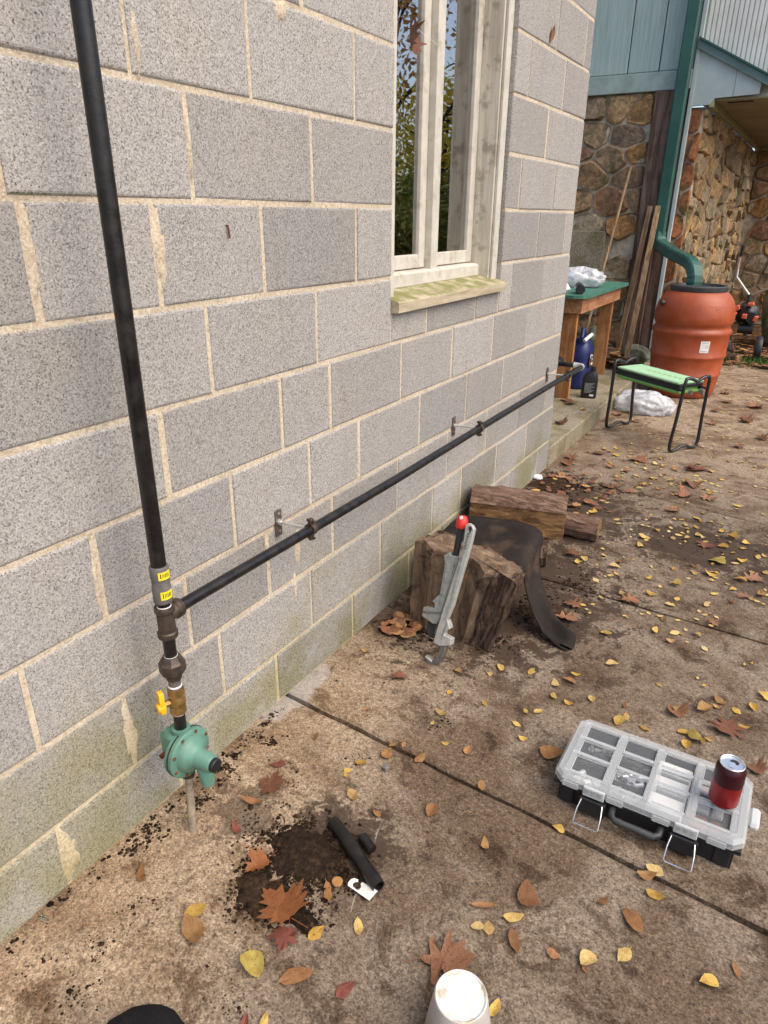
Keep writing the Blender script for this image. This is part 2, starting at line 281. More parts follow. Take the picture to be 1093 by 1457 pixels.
M['leaf_yellow'] = leafmat('yellow_leaf', [(0, (.52, .32, .06)), (.35, (.60, .42, .10)), (.7, (.52, .39, .17)), (.85, (.40, .23, .08)), (1, (.60, .48, .20))])
M['leaf_tan'] = leafmat('tan_leaf', [(0, (.30, .15, .065)), (.4, (.38, .20, .07)), (.7, (.24, .11, .05)), (1, (.42, .25, .10))])
M['leaf_brown'] = leafmat('brown_leaf', [(0, (.24, .105, .05)), (.4, (.30, .155, .085)), (.7, (.18, .075, .042)), (1, (.35, .19, .10))])
M['leaf_orange'] = leafmat('orange_leaf', [(0, (.28, .105, .035)), (1, (.33, .13, .045))])
M['leaf_red'] = leafmat('red_leaf', [(0, (.15, .045, .032)), (1, (.23, .075, .05))])
M['leaf_green'] = leafmat('green_yellow_leaf', [(0, (.34, .27, .06)), (1, (.40, .32, .08))])
M['stem'] = plain('leaf_stem', (.25, .13, .06), .7)
def canopy(name, stops):
    t = NT(name); g = t.n('NewGeometry'); c = t.ramp(g.outputs['Random Per Island'], stops)
    tl = t.n('BsdfTranslucent'); t.put(tl.inputs[0], c); t.put(t.b.inputs['Base Color'], c); t.b.inputs['Roughness'].default_value = .6
    ms = t.n('MixShader'); ms.inputs[0].default_value = .35; t.t.links.new(t.b.outputs[0], ms.inputs[1]); t.t.links.new(tl.outputs[0], ms.inputs[2]); t.t.links.new(ms.outputs[0], t.out.inputs[0])
    return t.m
M['c_yellow'] = canopy('yellow_foliage', [(0, (.42, .33, .03)), (.5, (.60, .47, .05)), (1, (.36, .36, .05))])
M['c_orange'] = canopy('orange_foliage', [(0, (.36, .16, .04)), (.5, (.46, .26, .07)), (1, (.30, .16, .06))])
M['c_green'] = canopy('green_foliage', [(0, (.08, .11, .02)), (.5, (.15, .18, .035)), (1, (.26, .25, .04))])
M['trunk'] = plain('tree_bark', (.07, .055, .045), .95, 0, .3, 10, .6, .1, obj=False)
M['grass'] = plain('grass', (.07, .14, .025), .7, 0, .4, 3, 0, .2, obj=False)

# ------------------------------------------------------------------ mesh helpers
class MB:
    def __init__(s): s.v = []; s.f = []
    def add(s, vs, fs):
        o = len(s.v); s.v += [tuple(q) for q in vs]; s.f += [tuple(i+o for i in f) for f in fs]; return s
    def box(s, a, b, bev=0, mat=None):
        a = Vector(a); b = Vector(b)
        if bev <= 0:
            vs = [(x, y, z) for z in (a.z, b.z) for y in (a.y, b.y) for x in (a.x, b.x)]
            fs = [(0,2,3,1),(4,5,7,6),(0,1,5,4),(2,6,7,3),(0,4,6,2),(1,3,7,5)]
        else:
            vs = []; idx = {}
            lo, hi = a, b
            for sx in (0,1):
                for sy_ in (0,1):
                    for sz in (0,1):
                        c = [(lo,hi)[q][i] for i, q in enumerate((sx, sy_, sz))]
                        for ax in range(3):
                            p = list(c)
                            for k in range(3):
                                if k != ax: p[k] += bev if (sx, sy_, sz)[k] == 0 else -bev
                            idx[(sx, sy_, sz, ax)] = len(vs); vs.append(tuple(p))
            fs = []
            for ax in range(3):
                o1, o2 = [k for k in range(3) if k != ax]
                for sd_ in (0,1):
                    q = []
                    for (p1, p2) in ((0,0),(1,0),(1,1),(0,1)):
                        key = [0,0,0]; key[ax] = sd_; key[o1] = p1; key[o2] = p2; q.append(idx[(*key, ax)])
                    fs.append(tuple(q))
                for p1 in (0,1):       # edges parallel to ax
                    for p2 in (0,1):
                        k0 = [0,0,0]; k1 = [0,0,0]; k1[ax] = 1
                        for k in (k0, k1): k[o1] = p1; k[o2] = p2
                        fs.append((idx[(*k0, o1)], idx[(*k1, o1)], idx[(*k1, o2)], idx[(*k0, o2)]))
            for sx in (0,1):
                for sy_ in (0,1):
                    for sz in (0,1): fs.append(tuple(idx[(sx, sy_, sz, k)] for k in range(3)))
        if mat is not None: vs = [mat @ Vector(v) for v in vs]
        return s.add(vs, fs)
    def tube(s, pts, r, n=10, cap=True, closed=False):
        pts = [Vector(p) for p in pts]; k = len(pts); rs = r if isinstance(r, (list, tuple)) else [r]*k
        vs = []; prev = None
        for i, p in enumerate(pts):
            if closed: d = (pts[(i+1) % k]-pts[i-1])
            else: d = (pts[min(i+1, k-1)]-pts[max(i-1, 0)])
            d.normalize()
            if prev is None: a = d.orthogonal().normalized()
            else: a = (prev - d*prev.dot(d)).normalized()
            prev = a; b = d.cross(a)
            vs += [p + (a*math.cos(2*math.pi*j/n) + b*math.sin(2*math.pi*j/n))*rs[i] for j in range(n)]
        fs = []
        for i in range(k if closed else k-1):
            i2 = (i+1) % k
            fs += [(i*n+j, i*n+(j+1) % n, i2*n+(j+1) % n, i2*n+j) for j in range(n)]
        if cap and not closed: fs += [tuple(range(n))[::-1], tuple(range((k-1)*n, k*n))]
        return s.add(vs, fs)
    def lathe(s, prof, o=(0,0,0), ax=(0,0,1), n=24, cap=True):
        o = Vector(o); ax = Vector(ax).normalized(); a = ax.orthogonal().normalized()
        if abs(ax.z) > .99: a = Vector((1,0,0))
        b = ax.cross(a); vs = []
        for (r, h) in prof: vs += [o + ax*h + (a*math.cos(2*math.pi*j/n) + b*math.sin(2*math.pi*j/n))*r for j in range(n)]
        fs = []
        for i in range(len(prof)-1): fs += [(i*n+j, i*n+(j+1) % n, (i+1)*n+(j+1) % n, (i+1)*n+j) for j in range(n)]
        if cap: fs += [tuple(range(n))[::-1], tuple(range((len(prof)-1)*n, len(prof)*n))]
        return s.add(vs, fs)
    def prism(s, poly, d):                        # poly: 3-D points, d: extrude vector
        poly = [Vector(p) for p in poly]; d = Vector(d); n = len(poly)
        vs = poly + [p+d for p in poly]
        return s.add(vs, [tuple(range(n))[::-1], tuple(range(n, 2*n))] + [(i, (i+1) % n, n+(i+1) % n, n+i) for i in range(n)])
    def mesh(s, name, smooth=False):
        me = bpy.data.meshes.new(name); me.from_pydata([tuple(v) for v in s.v], [], s.f)
        import bmesh
        bm = bmesh.new(); bm.from_mesh(me); bmesh.ops.recalc_face_normals(bm, faces=bm.faces[:]); bm.to_mesh(me); bm.free()
        if smooth:
            for p in me.polygons: p.use_smooth = True
            if smooth != 'all':
                try: me.set_sharp_from_angle(angle=R(38))
                except Exception: pass
        me.update(); return me
WORLDLOC = {}
def obj(name, mb, mat, parent=None, smooth=False, loc=None, rot=None, label=None):
    """mesh in world space unless loc given; children keep world-space vertices"""
    me = mb.mesh(name, smooth) if isinstance(mb, MB) else mb
    o = bpy.data.objects.new(name, me); C.objects.link(o)
    if mat: 
        if not me.materials: me.materials.append(M[mat])
    if loc is not None: o.location = loc
    if rot is not None: o.rotation_euler = rot
    if parent is not None:
        o.parent = parent
        if loc is None and parent.name in WORLDLOC: o.matrix_parent_inverse = Matrix.Translation(-WORLDLOC[parent.name])
    if label: o['label'] = label
    return o
def thing(name, label, cat, loc=(0,0,0), group=None, kind=None):
    o = bpy.data.objects.new(name, None); C.objects.link(o); o.location = loc; o.empty_display_size = .1
    WORLDLOC[o.name] = Vector(loc)
    return tag(o, label, cat, group, kind)
def tag(o, label=None, cat=None, group=None, kind=None):
    if label: o['label'] = label
    if cat: o['category'] = cat
    if group: o['group'] = group
    if kind: o['kind'] = kind
    return o
def rel(parent, mb):                             # world vertices -> parent's local space (parent is an Empty, unrotated)
    q = WORLDLOC[parent.name]; mb.v = [tuple(Vector(v)-q) for v in mb.v]; return mb
def fnoise(p, sc, seed=0):
    from mathutils import noise
    return noise.noise(Vector(p)*sc + Vector((seed*7.3, seed*3.1, seed*1.7)))

# ------------------------------------------------------------------ ground and patio
g = MB(); g.add([(-150,-150,-.06),(150,-150,-.06),(150,150,-.06),(-150,150,-.06)], [(0,1,2,3)])
tag(obj('ground', g, 'floor'), kind='structure')
pt = MB(); pt.box((-.25, -2.6, -.058), (4.3, 7.95, -.022))
patio = tag(obj('patio', pt, 'soil'), kind='structure')
JY = [-2.5, .12-.02, 1.338, 2.50, 3.735, 4.78, 5.9, 7.85]   # y of the joints at the wall
SK = [0, -.05, -.066, -.05, -.135, 0, .0, .0]               # drift of each joint per metre of x
def slab(i):
    y0 = lambda x: JY[i] + SK[i]*x + .007 + fnoise((x, JY[i], 0), 9, 1)*.005
    y1 = lambda x: JY[i+1] + SK[i+1]*x - .007 + fnoise((x, JY[i+1], 3), 9, 2)*.005
    xs = np.linspace(-.03, 4.2, 120); vs = []; fs = []
    for x in xs:
        a, b = y0(x), y1(x); z = fnoise((x, a, 0), 1.2)*.002
        for (yy, zz) in ((a, -.04), (a, -.006), (a+.009, 0), ((a+b)/2, 0), (b-.009, 0), (b, -.006), (b, -.04)): vs.append((x, yy, zz+z))
    for k in range(len(xs)-1): fs += [(k*7+j, k*7+j+1, (k+1)*7+j+1, (k+1)*7+j) for j in range(6)]
    fs += [tuple(range(7)), tuple(range((len(xs)-1)*7, len(xs)*7))]
    mb = MB(); mb.add(vs, fs); obj('slab', mb, 'patio', patio)
for i in range(len(JY)-1): slab(i)
st = MB(); st.box((-2.6, 3.812, -.03), (0.0, 6.86, .115), .008); tag(obj('concrete_step', st, 'step'), kind='structure')

# ------------------------------------------------------------------ block building
bb = thing('block_building', 'grey concrete block building with pale mortar joints and a recessed window', 'building', (0, 2, 0))
ZL = [.004, .171, .374, .577, .781, .984, 1.187, 1.390, 1.593, 1.797, 2.0, 2.203, 2.407, 2.61]
WY0, WY1, WZ0, WZ1, CORN = 1.945, 2.852, 1.082, 2.407, 3.80
JT = [[-.25,.16,.565,.90,1.295,1.706,2.11,2.385,2.78,3.186,3.60],
      [-.44,-.03,.37,.775,1.08,1.476,1.89,2.296,2.57,2.965,3.377],
      [-.24,.165,.57,.988,1.29,1.60,2.005,2.411,2.817,3.22,3.63],
      [-.45,-.05,.36,.765,1.17,1.491,1.756,2.164,2.568,2.967,3.388],
      [-.24,.165,.57,.975,1.378,1.605,2.016,2.411,2.813,3.229,3.655],
      [-.3,.1,.50,.915,1.137,1.547,1.945,2.193,2.608,2.845,2.983,3.389],
      [-.48,-.07,.335,.742,1.02,1.344,1.745,WY0,WY1,3.272,3.674],
      [-.5,-.1,.31,.722,1.133,1.545,WY0,WY1,2.997,3.437],
      [-.6,-.2,.2,.6,1.006,1.333,1.744,WY0,WY1,3.275,3.672],
      [-.5,-.1,.31,.715,1.12,1.525,WY0,WY1,3.003,3.445],
      [-.6,-.2,.2,.6,1.0,1.33,1.74,WY0,WY1,3.295,3.695],
      [-.5,-.1,.31,.715,1.12,1.525,WY0,WY1,3.003,3.445],
      [-.6,-.2,.2,.6,1.0,1.40,1.80,2.2,2.6,3.0,3.4]]
core = MB()
XB, XF = -.19, -.0032
core.box((XB, -.72, 0), (XF, WY0-.004, 2.61)); core.box((XB, WY0-.003, 0), (XF, WY1+.003, WZ0-.003)); core.box((XB, WY1+.004, 0), (XF, CORN-.004, 2.61)); core.box((XB, WY0-.003, WZ1+.003), (XF, WY1+.003, 2.61))
obj('mortar', core, 'mortar', bb)
rr = random.Random(3)
def block(y0, y1, z0, z1, x0=-.185, end=False):
    """one block with a slightly uneven, softly rounded front face"""
    cyy, czz = (y0+y1)/2, (z0+z1)/2; px = rr.uniform(-.0015, .0016); ty = rr.uniform(-.0014, .0014)
    hy, hz = (y1-y0)/2, (z1-z0)/2; base = []
    for (a, c_), (a2, c2) in zip(((-1,-1),(1,-1),(1,1),(-1,1)), ((1,-1),(1,1),(-1,1),(-1,-1))):
        for f in (0, .2+rr.random()*.2, .6+rr.random()*.2): base.append((a+(a2-a)*f, c_+(c2-c_)*f))
    jit = [(rr.uniform(0, .0022)**1.0, rr.uniform(0, .0022)) for _ in base]
    def ring(ins, x, k=1.0): return [(x + px + ty*a, a*(hy-ins-jy*k), c_*(hz-ins-jz*k)) for (a, c_), (jy, jz) in zip(base, jit)]
    vs = ring(0, x0, 0) + ring(0, -.0034, 0) + ring(.0012, -.0010) + ring(.0045, 0)
    fs = []
    for k in range(3): fs += [(k*12+j, k*12+(j+1) % 12, (k+1)*12+(j+1) % 12, (k+1)*12+j) for j in range(12)]
    fs += [tuple(range(36, 48)), tuple(range(12))[::-1]]
    mb = MB(); mb.add(vs, fs); q = WORLDLOC[bb.name]
    obj('block', mb, 'cmu', bb, loc=(0-q.x, cyy-q.y, czz-q.z))
for ci, js in enumerate(JT):
    z0, z1 = ZL[ci], ZL[ci+1]; ys = [-.70] + [q for q in js if q > -.62] + [CORN]
    for a, b in zip(ys, ys[1:]):
        if a >= WY0-.01 and b <= WY1+.01 and z0 >= 1.18 and z1 < WZ1+.01: continue
        zt, zb = z1, z0
        jl = .0042+abs(rr.gauss(0, .0020)); jr = .0042+abs(rr.gauss(0, .0020))
        if a < 1.3 and ci in (2, 3, 5, 6): jl += rr.uniform(0, .005)
        top = z1-.0046-rr.uniform(0, .0018); bot = z0+.0046+rr.uniform(0, .0018)
        if ci == 0: bot = z0
        if ci == 5 and a >= WY0-.01 and b <= WY1+.01: top = WZ0-.004
        ya = a + (0 if a in (WY1,) else jl); yb = b - (0 if b in (WY0, CORN) else jr)
        if a == WY1: ya = WY1
        block(ya, yb, bot, top)
# beads of mortar squeezed out over the block edges
def smear(y, z, wy, wz, seed, th=.003):
    r_ = random.Random(seed); n = 18; vs = [(th, y, z)]; k1 = []
    for j in range(n):
        a = 2*math.pi*j/n; k = 1+r_.uniform(-.3, .3); vs.append((th*.75, y+math.cos(a)*wy*k*.6, z+math.sin(a)*wz*k*.75)); k1.append(k)
    for j in range(n):
        a = 2*math.pi*j/n; k = k1[j]; vs.append((-.003, y+math.cos(a)*wy*k, z+math.sin(a)*wz*k))
    fs = [(0, 1+j, 1+(j+1) % n) for j in range(n)] + [(1+j, 1+n+j, 1+n+(j+1) % n, 1+(j+1) % n) for j in range(n)]
    mb = MB(); mb.add(vs, fs); obj('mortar_smear', mb, 'mortar', bb, smooth='all')
for k, (u, v, wy, wz) in enumerate([(228,355,.016,.075),(45,365,.013,.075),(186,1045,.022,.085),(96,1215,.035,.075),(424,775,.014,.07),(192,50,.010,.06),(268,200,.008,.07),(137,830,.009,.07),(420,835,.01,.05),(400,15,.03,.02)]):
    q = gx(u, v); smear(q.y, q.z, wy, wz, 40+k)
# rear, side and top of the building
bk = MB(); bk.box((-2.6, -.72, 0), (-2.42, CORN, 2.61)); bk.box((-2.418, CORN-.19, 0), (XB-.002, CORN-.002, 2.61)); bk.box((-2.418, -.72, 0), (XB-.002, -.53, 2.61)); obj('rear_wall', bk, 'cmu', bb)
rf = MB(); rf.box((-2.7, -.8, 2.612), (.0, CORN+.02, 2.66)); obj('roof', rf, 'greymetal', bb)
rm = MB(); rm.box((-2.41, -.52, .0), (XB-.004, CORN-.20, .02)); obj('interior_floor', rm, 'interior', bb)
pn = MB(); pn.box((-1.25, .4, .02), (-1.2, CORN-.21, 2.60)); obj('interior_partition', pn, 'interior', bb)
nl = MB(); q = gx(323, 328); nl.tube([(-.02, q.y, q.z+.012), (.004, q.y, q.z+.010), (.006, q.y+.001, q.z-.016)], .0022, 6); obj('nail', nl, 'rust', bb)

# window
wf = MB()
def bx(mb, x0, x1, y0, y1, z0, z1, b=.002): mb.box((x0, y0, z0), (x1, y1, z1), b)
bx(wf, -.150, -.033, 2.790, 2.850, WZ0+.03, WZ1-.002); bx(wf, -.150, -.033, 1.947, 2.005, WZ0+.03, WZ1-.002); bx(wf, -.150, -.034, 2.006, 2.789, WZ1-.06, WZ1-.003)
bx(wf, -.185, -.151, 1.947, 2.850, WZ0+.02, WZ0+.075); 
win = obj('window', wf, 'frame', bb)
for (a, b) in ((2.800, 2.849), (1.948, 1.995)): tb = MB(); bx(tb, -.032, -.020, a, b, WZ0+.035, WZ1-.004); obj('trim', tb, 'whitepaint', win)
ml = MB(); bx(ml, -.146, -.086, 2.376, 2.428, 1.155, WZ1-.061); obj('mullion', ml, 'whitepaint', win)
for (a, b) in ((2.006, 2.375), (2.429, 2.789)):
    sh = MB(); zb, ztp = 1.192, WZ1-.062
    bx(sh, -.142, -.112, a+.001, a+.046, zb, ztp); bx(sh, -.142, -.112, b-.046, b-.001, zb, ztp); bx(sh, -.142, -.113, a+.047, b-.047, zb, zb+.046); bx(sh, -.142, -.113, a+.047, b-.047, ztp-.045, ztp)
    obj('sash', sh, 'whitepaint', win)
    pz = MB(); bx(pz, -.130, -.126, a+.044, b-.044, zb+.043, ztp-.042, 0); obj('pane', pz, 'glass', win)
ss = MB(); ss.prism([(-.15, 2.006, 1.146), (-.15, 2.006, 1.190), (-.088, 2.006, 1.187), (-.075, 2.006, 1.18), (-.075, 2.006, 1.142)], (0, .783, 0)); obj('stool', ss, 'whitepaint', win)
sl = MB(); sl.prism([(-.15, WY0+.002, 1.115), (-.15, WY0+.002, 1.145), (-.08, WY0+.002, 1.142), (.024, WY0+.002, 1.116), (.027, WY0+.002, 1.112), (.026, WY0+.002, 1.082), (.0, WY0+.002, 1.080), (-.02, WY0+.002, 1.086)], (0, WY1-WY0-.004, 0))
obj('sill', sl, 'sill', win)

# ------------------------------------------------------------------ gas pipe run
PX, PY = .115, .825
def zp(v):
    a, b = -.5, 3.0
    for _ in range(50):
        m = (a+b)/2; d = Vector((PX, PY, m))-CAM; vv = 728.5-FPX*d.dot(UP)/d.dot(FW)
        if vv > v: a = m
        else: b = m
    return a
gp = thing('gas_pipe', 'black steel gas pipe with green regulator and long branch along the block wall', 'gas pipe', (PX, PY, 0))
def ring_on(mb, z0, z1, r, n=20, x=PX, y=PY): mb.lathe([(r*.97, z0), (r, z0+.002), (r, z1-.002), (r*.97, z1)], (x, y, 0), n=n); return mb
zc0, zc1, zt0, zt1, zu0, zu1, zv0, zv1 = zp(855), zp(804), zp(905), zp(862), zp(965), zp(932), zp(1012), zp(978)
zh = .5965
m_ = MB(); m_.lathe([(.0158, zc1-.02), (.0158, 2.60)], (PX, PY, 0), n=24); obj('riser_pipe', m_, 'pipe', gp, True)
m_ = MB(); m_.lathe([(.0185, zc0), (.0198, zc0+.003), (.0198, zc0+.032), (.0186, zc0+.036), (.0186, zc1-.030), (.0198, zc1-.026), (.0198, zc1-.003), (.0185, zc1)], (PX, PY, 0), n=24); cp = obj('coupling', m_, 'grey_coupling', gp, True)
def wrap(z0, z1, r, a0, a1, mat, nm, par):
    mb = MB(); n = 8; vs = []
    for i in range(n+1):
        a = a0+(a1-a0)*i/n
        for (rr_, zz) in ((r, z0), (r, z1), (r-.001, z1), (r-.001, z0)): vs.append((PX+math.cos(a)*rr_, PY+math.sin(a)*rr_, zz))
    fs = []
    for i in range(n): fs += [(i*4+j, i*4+(j+1) % 4, i*4+4+(j+1) % 4, i*4+4+j) for j in range(4)]
    mb.add(vs, fs); return obj(nm, mb, mat, par, True)
for (z0, z1) in ((zc0+.012, zc0+.030), (zc1-.026, zc1-.009)):
    st_ = wrap(z0, z1, .0206, R(-50), R(28), 'sticker', 'sticker', cp)
    for (a0, a1, k0, k1) in ((-38, -33, .25, .85), (-26, -23, .3, .8), (-18, -15, .3, .8), (-10, -6, .3, .8), (-1, 4, .3, .8), (9, 13, .3, .8)):
        wrap(z0+(z1-z0)*k0, z0+(z1-z0)*k1, .0209, R(a0), R(a1), 'ink', 'sticker_print', cp)
for (a, b) in ((zt1-.008, zc0+.008), (zu1-.006, zt0+.006), (zp(1040), zv0+.005)): m_ = MB(); m_.lathe([(.0135, a), (.0135, b)], (PX, PY, 0)); obj('nipple', m_, 'pipe', gp, True)
m_ = MB(); m_.lathe([(.0205, zt0), (.0215, zt0+.004), (.0215, zt0+.012), (.0185, zt0+.015), (.0185, zt1-.014), (.0215, zt1-.011), (.0215, zt1-.003), (.0205, zt1)], (PX, PY, 0))
m_.lathe([(.0185, 0), (.0185, .022), (.0215, .025), (.0215, .037), (.020, .040)], (PX, PY, zh), (0, 1, 0)); obj('tee', m_, 'iron', gp, True)
for z in (zt1-.001, zu1-.002, zv1+.006, zv0-.002): m_ = MB(); m_.lathe([(.0142, z-.0025), (.0155, z), (.0142, z+.0025)], (PX, PY, 0)); obj('sealant_ring', m_, 'white', gp, True)
m_ = MB(); zm = (zu0+zu1)/2
m_.lathe([(.017, zu0), (.0175, zu0+.010), (.024, zu0+.016)], (PX, PY, 0), n=8); m_.lathe([(.024, zu0+.0165), (.0285, zu0+.022), (.0285, zm+.014), (.024, zm+.020), (.018, zu1)], (PX, PY, 0), n=8); obj('union', m_, 'iron', gp)
m_ = MB(); m_.lathe([(.0135, zv1-.002), (.0135, zu0+.002)], (PX, PY, 0)); obj('zinc_nipple', m_, 'galvdull', gp, True)
m_ = MB(); m_.lathe([(.0185, zv0), (.0185, zv0+.020)], (PX, PY, 0), n=8); m_.lathe([(.0165, zv0+.0205), (.019, zv0+.030), (.0165, zv1-.0205)], (PX, PY, 0), n=20); m_.lathe([(.0185, zv1-.020), (.0185, zv1)], (PX, PY, 0), n=8)
m_.lathe([(.008, 0), (.008, .030)], (PX, PY, (zv0+zv1)/2), (-.35, -.94, 0), 12); vb = obj('valve', m_, 'brass', gp)
dv = Vector((-.35, -.94, 0)).normalized(); hc = Vector((PX, PY, (zv0+zv1)/2))+dv*.030
m_ = MB(); sd_ = Vector((dv.y, -dv.x, 0))
m_.prism([hc+sd_*a+Vector((0,0,b)) for a, b in ((-.010,-.017),(.010,-.017),(.012,-.004),(.008,.008),(.0095,.030),(.006,.036),(-.006,.036),(-.0095,.030),(-.008,.008),(-.012,-.004))], dv*.011)
m_.lathe([(.012, -.001), (.012, .014), (.009, .017)], hc-Vector((0,0,.004)), dv, 14); hd = obj('valve_handle', m_, 'yellow', gp, True)
m_ = MB(); m_.lathe([(.005, .016), (.005, .021)], hc-Vector((0,0,.004)), dv, 6); obj('handle_nut', m_, 'steelworn', hd)
# regulator
rz = zp(1066); rx = PX+.012
m_ = MB(); m_.box((PX-.045, PY-.030, rz-.015), (PX-.008+.03, PY+.026, rz+.052), .008); m_.lathe([(.021, rz+.040), (.021, zp(1034))], (PX, PY, 0), n=16)
reg = obj('regulator', m_, 'reg', gp, True)
ro = (rx, PY, rz)
m_ = MB(); m_.lathe([(.028, -.030), (.052, -.018), (.059, -.012), (.0595, -.004)], ro, (1, 0, 0), 40); obj('lower_casing', m_, 'reg', reg, True)
m_ = MB(); m_.lathe([(.0605, -.0035), (.0605, -.0008)], ro, (1, 0, 0), 40); obj('gasket', m_, 'regdark', reg)
m_ = MB(); m_.lathe([(.0595, 0), (.0595, .008), (.057, .0105), (.045, .012), (.042, .020), (.036, .027), (.026, .033), (.0225, .040), (.0195, .078), (.018, .080)], ro, (1, 0, 0), 40)
vx = Vector(ro)+Vector((.030, .004, -.012)); m_.tube([vx, vx+Vector((.010, .002, -.022)), vx+Vector((.016, .004, -.055)), vx+Vector((.016, .004, -.066))], [.014, .0165, .0165, .0160], 18); obj('bonnet', m_, 'reg', reg, True)
m_ = MB(); m_.lathe([(.0165, .0805), (.0165, .088), (.014, .090)], ro, (1, 0, 0), 20); m_.box((ro[0]+.089, PY-.011, rz-.002), (ro[0]+.0915, PY+.011, rz+.002)); obj('adjusting_cap', m_, 'blackplastic', reg, True)
for k in range(8):
    a = R(22+45*k); m_ = MB(); m_.lathe([(.0042, -.006), (.0042, .0125), (.003, .0140)], (rx, PY+math.cos(a)*.052, rz+math.sin(a)*.052), (1, 0, 0), 8); obj('bolt', m_, 'rust', reg)
m_ = MB(); m_.lathe([(.006, 0), (.006, .012)], (PX-.030, PY-.030, rz-.004), (0, -1, 0), 8); obj('test_plug', m_, 'rust', reg)
zb_ = rz-.050
m_ = MB(); m_.lathe([(.011, zb_-.026), (.0155, zb_-.022), (.0165, zb_-.012), (.0145, zb_-.010), (.0145, zb_+.008)], (PX+.006, PY-.002, 0), n=14); obj('lower_union', m_, 'iron', gp, True)
m_ = MB(); m_.tube([(PX+.006, PY-.002, zb_-.02), (PX+.007, PY-.008, .07), (PX+.007, PY-.014, -.02)], [.0088, .0098, .0105], 14); obj('ground_pipe', m_, 'riser', gp, True)
# long branch
HB = [(PX, .85, zh), (PX, 1.34, zh-.004), (PX, 1.8, zh-.006), (PX, 2.45, zh-.002), (PX, 3.3, zh), (PX, 3.84, zh)]
m_ = MB(); m_.tube(HB, .0136, 16); obj('branch_pipe', m_, 'pipe', gp, True)
for yb, dz in ((1.335, 0), (2.452, 0), (3.612, 0)):
    pl = MB(); pl.box((.0015, yb-.013, zh-.050), (.0055, yb+.013, zh+.028), .001); br = obj('bracket_plate', pl, 'plate', gp)
    for zz in (zh-.036, zh+.016):
        sc = MB(); sc.lathe([(.0055, 0), (.0055, .003), (.003, .0045)], (.0055, yb, zz), (1, 0, 0), 8); obj('screw', sc, 'galvdull', br)
    rd = MB(); rd.tube([(.0055, yb, zh-.008), (PX-.016, yb, zh-.003)], .0042, 8); rd.lathe([(.009, .0056), (.009, .014)], (0, yb, zh-.008), (1, 0, 0), 6); obj('standoff_rod', rd, 'galv', br)
    cl = MB(); pts = [(PX+math.cos(R(a))*.0165, yb, zh-.003+math.sin(R(a))*.0165) for a in range(0, 360, 20)]
    cl.lathe([(.0138, -.008), (.0172, -.008), (.0172, .008), (.0138, .008)], (PX, yb, zh-.003), (0, 1, 0), 20, cap=False)
    for s_ in (-1, 1):
        cl.box((PX-.006, yb-.007, zh-.003+s_*.0235-.0075), (PX+.006, yb+.007, zh-.003+s_*.0235+.0075), .0015); cl.lathe([(.004, -.012), (.004, .012)], (PX, yb, zh-.003+s_*.025), (1, 0, 0), 6)
    obj('pipe_clamp', cl, 'iron', br, True)
m_ = MB(); ye = 3.885
m_.tube([(PX, 3.842, zh), (PX, ye-.03, zh), (PX-.004, ye-.012, zh), (PX-.014, ye-.003, zh), (PX-.030, ye, zh), (PX-.05, ye, zh)], [.0178, .0172, .0175, .0175, .0172, .0178], 16); obj('elbow', m_, 'galv', gp, True)
m_ = MB(); m_.tube([(PX-.045, ye, zh), (-.02, ye, zh)], .0136, 14); obj('return_pipe', m_, 'pipe', gp, True)
m_ = MB(); m_.tube([(-.02, ye, zh+.002), (-.06, ye, zh), (-.075, ye, zh-.012), (-.08, ye, zh-.045)], .019, 14); obj('drop_elbow', m_, 'iron', gp, True)
m_ = MB(); m_.tube([(-.08, ye, zh-.03), (-.078, ye+.005, .40), (-.075, ye+.01, .30), (-.085, ye+.012, .255), (-.12, ye+.012, .225), (-.30, ye+.01, .15), (-.36, ye+.01, .126)], .0135, 12); obj('drop_hose', m_, 'pipe', gp, True)
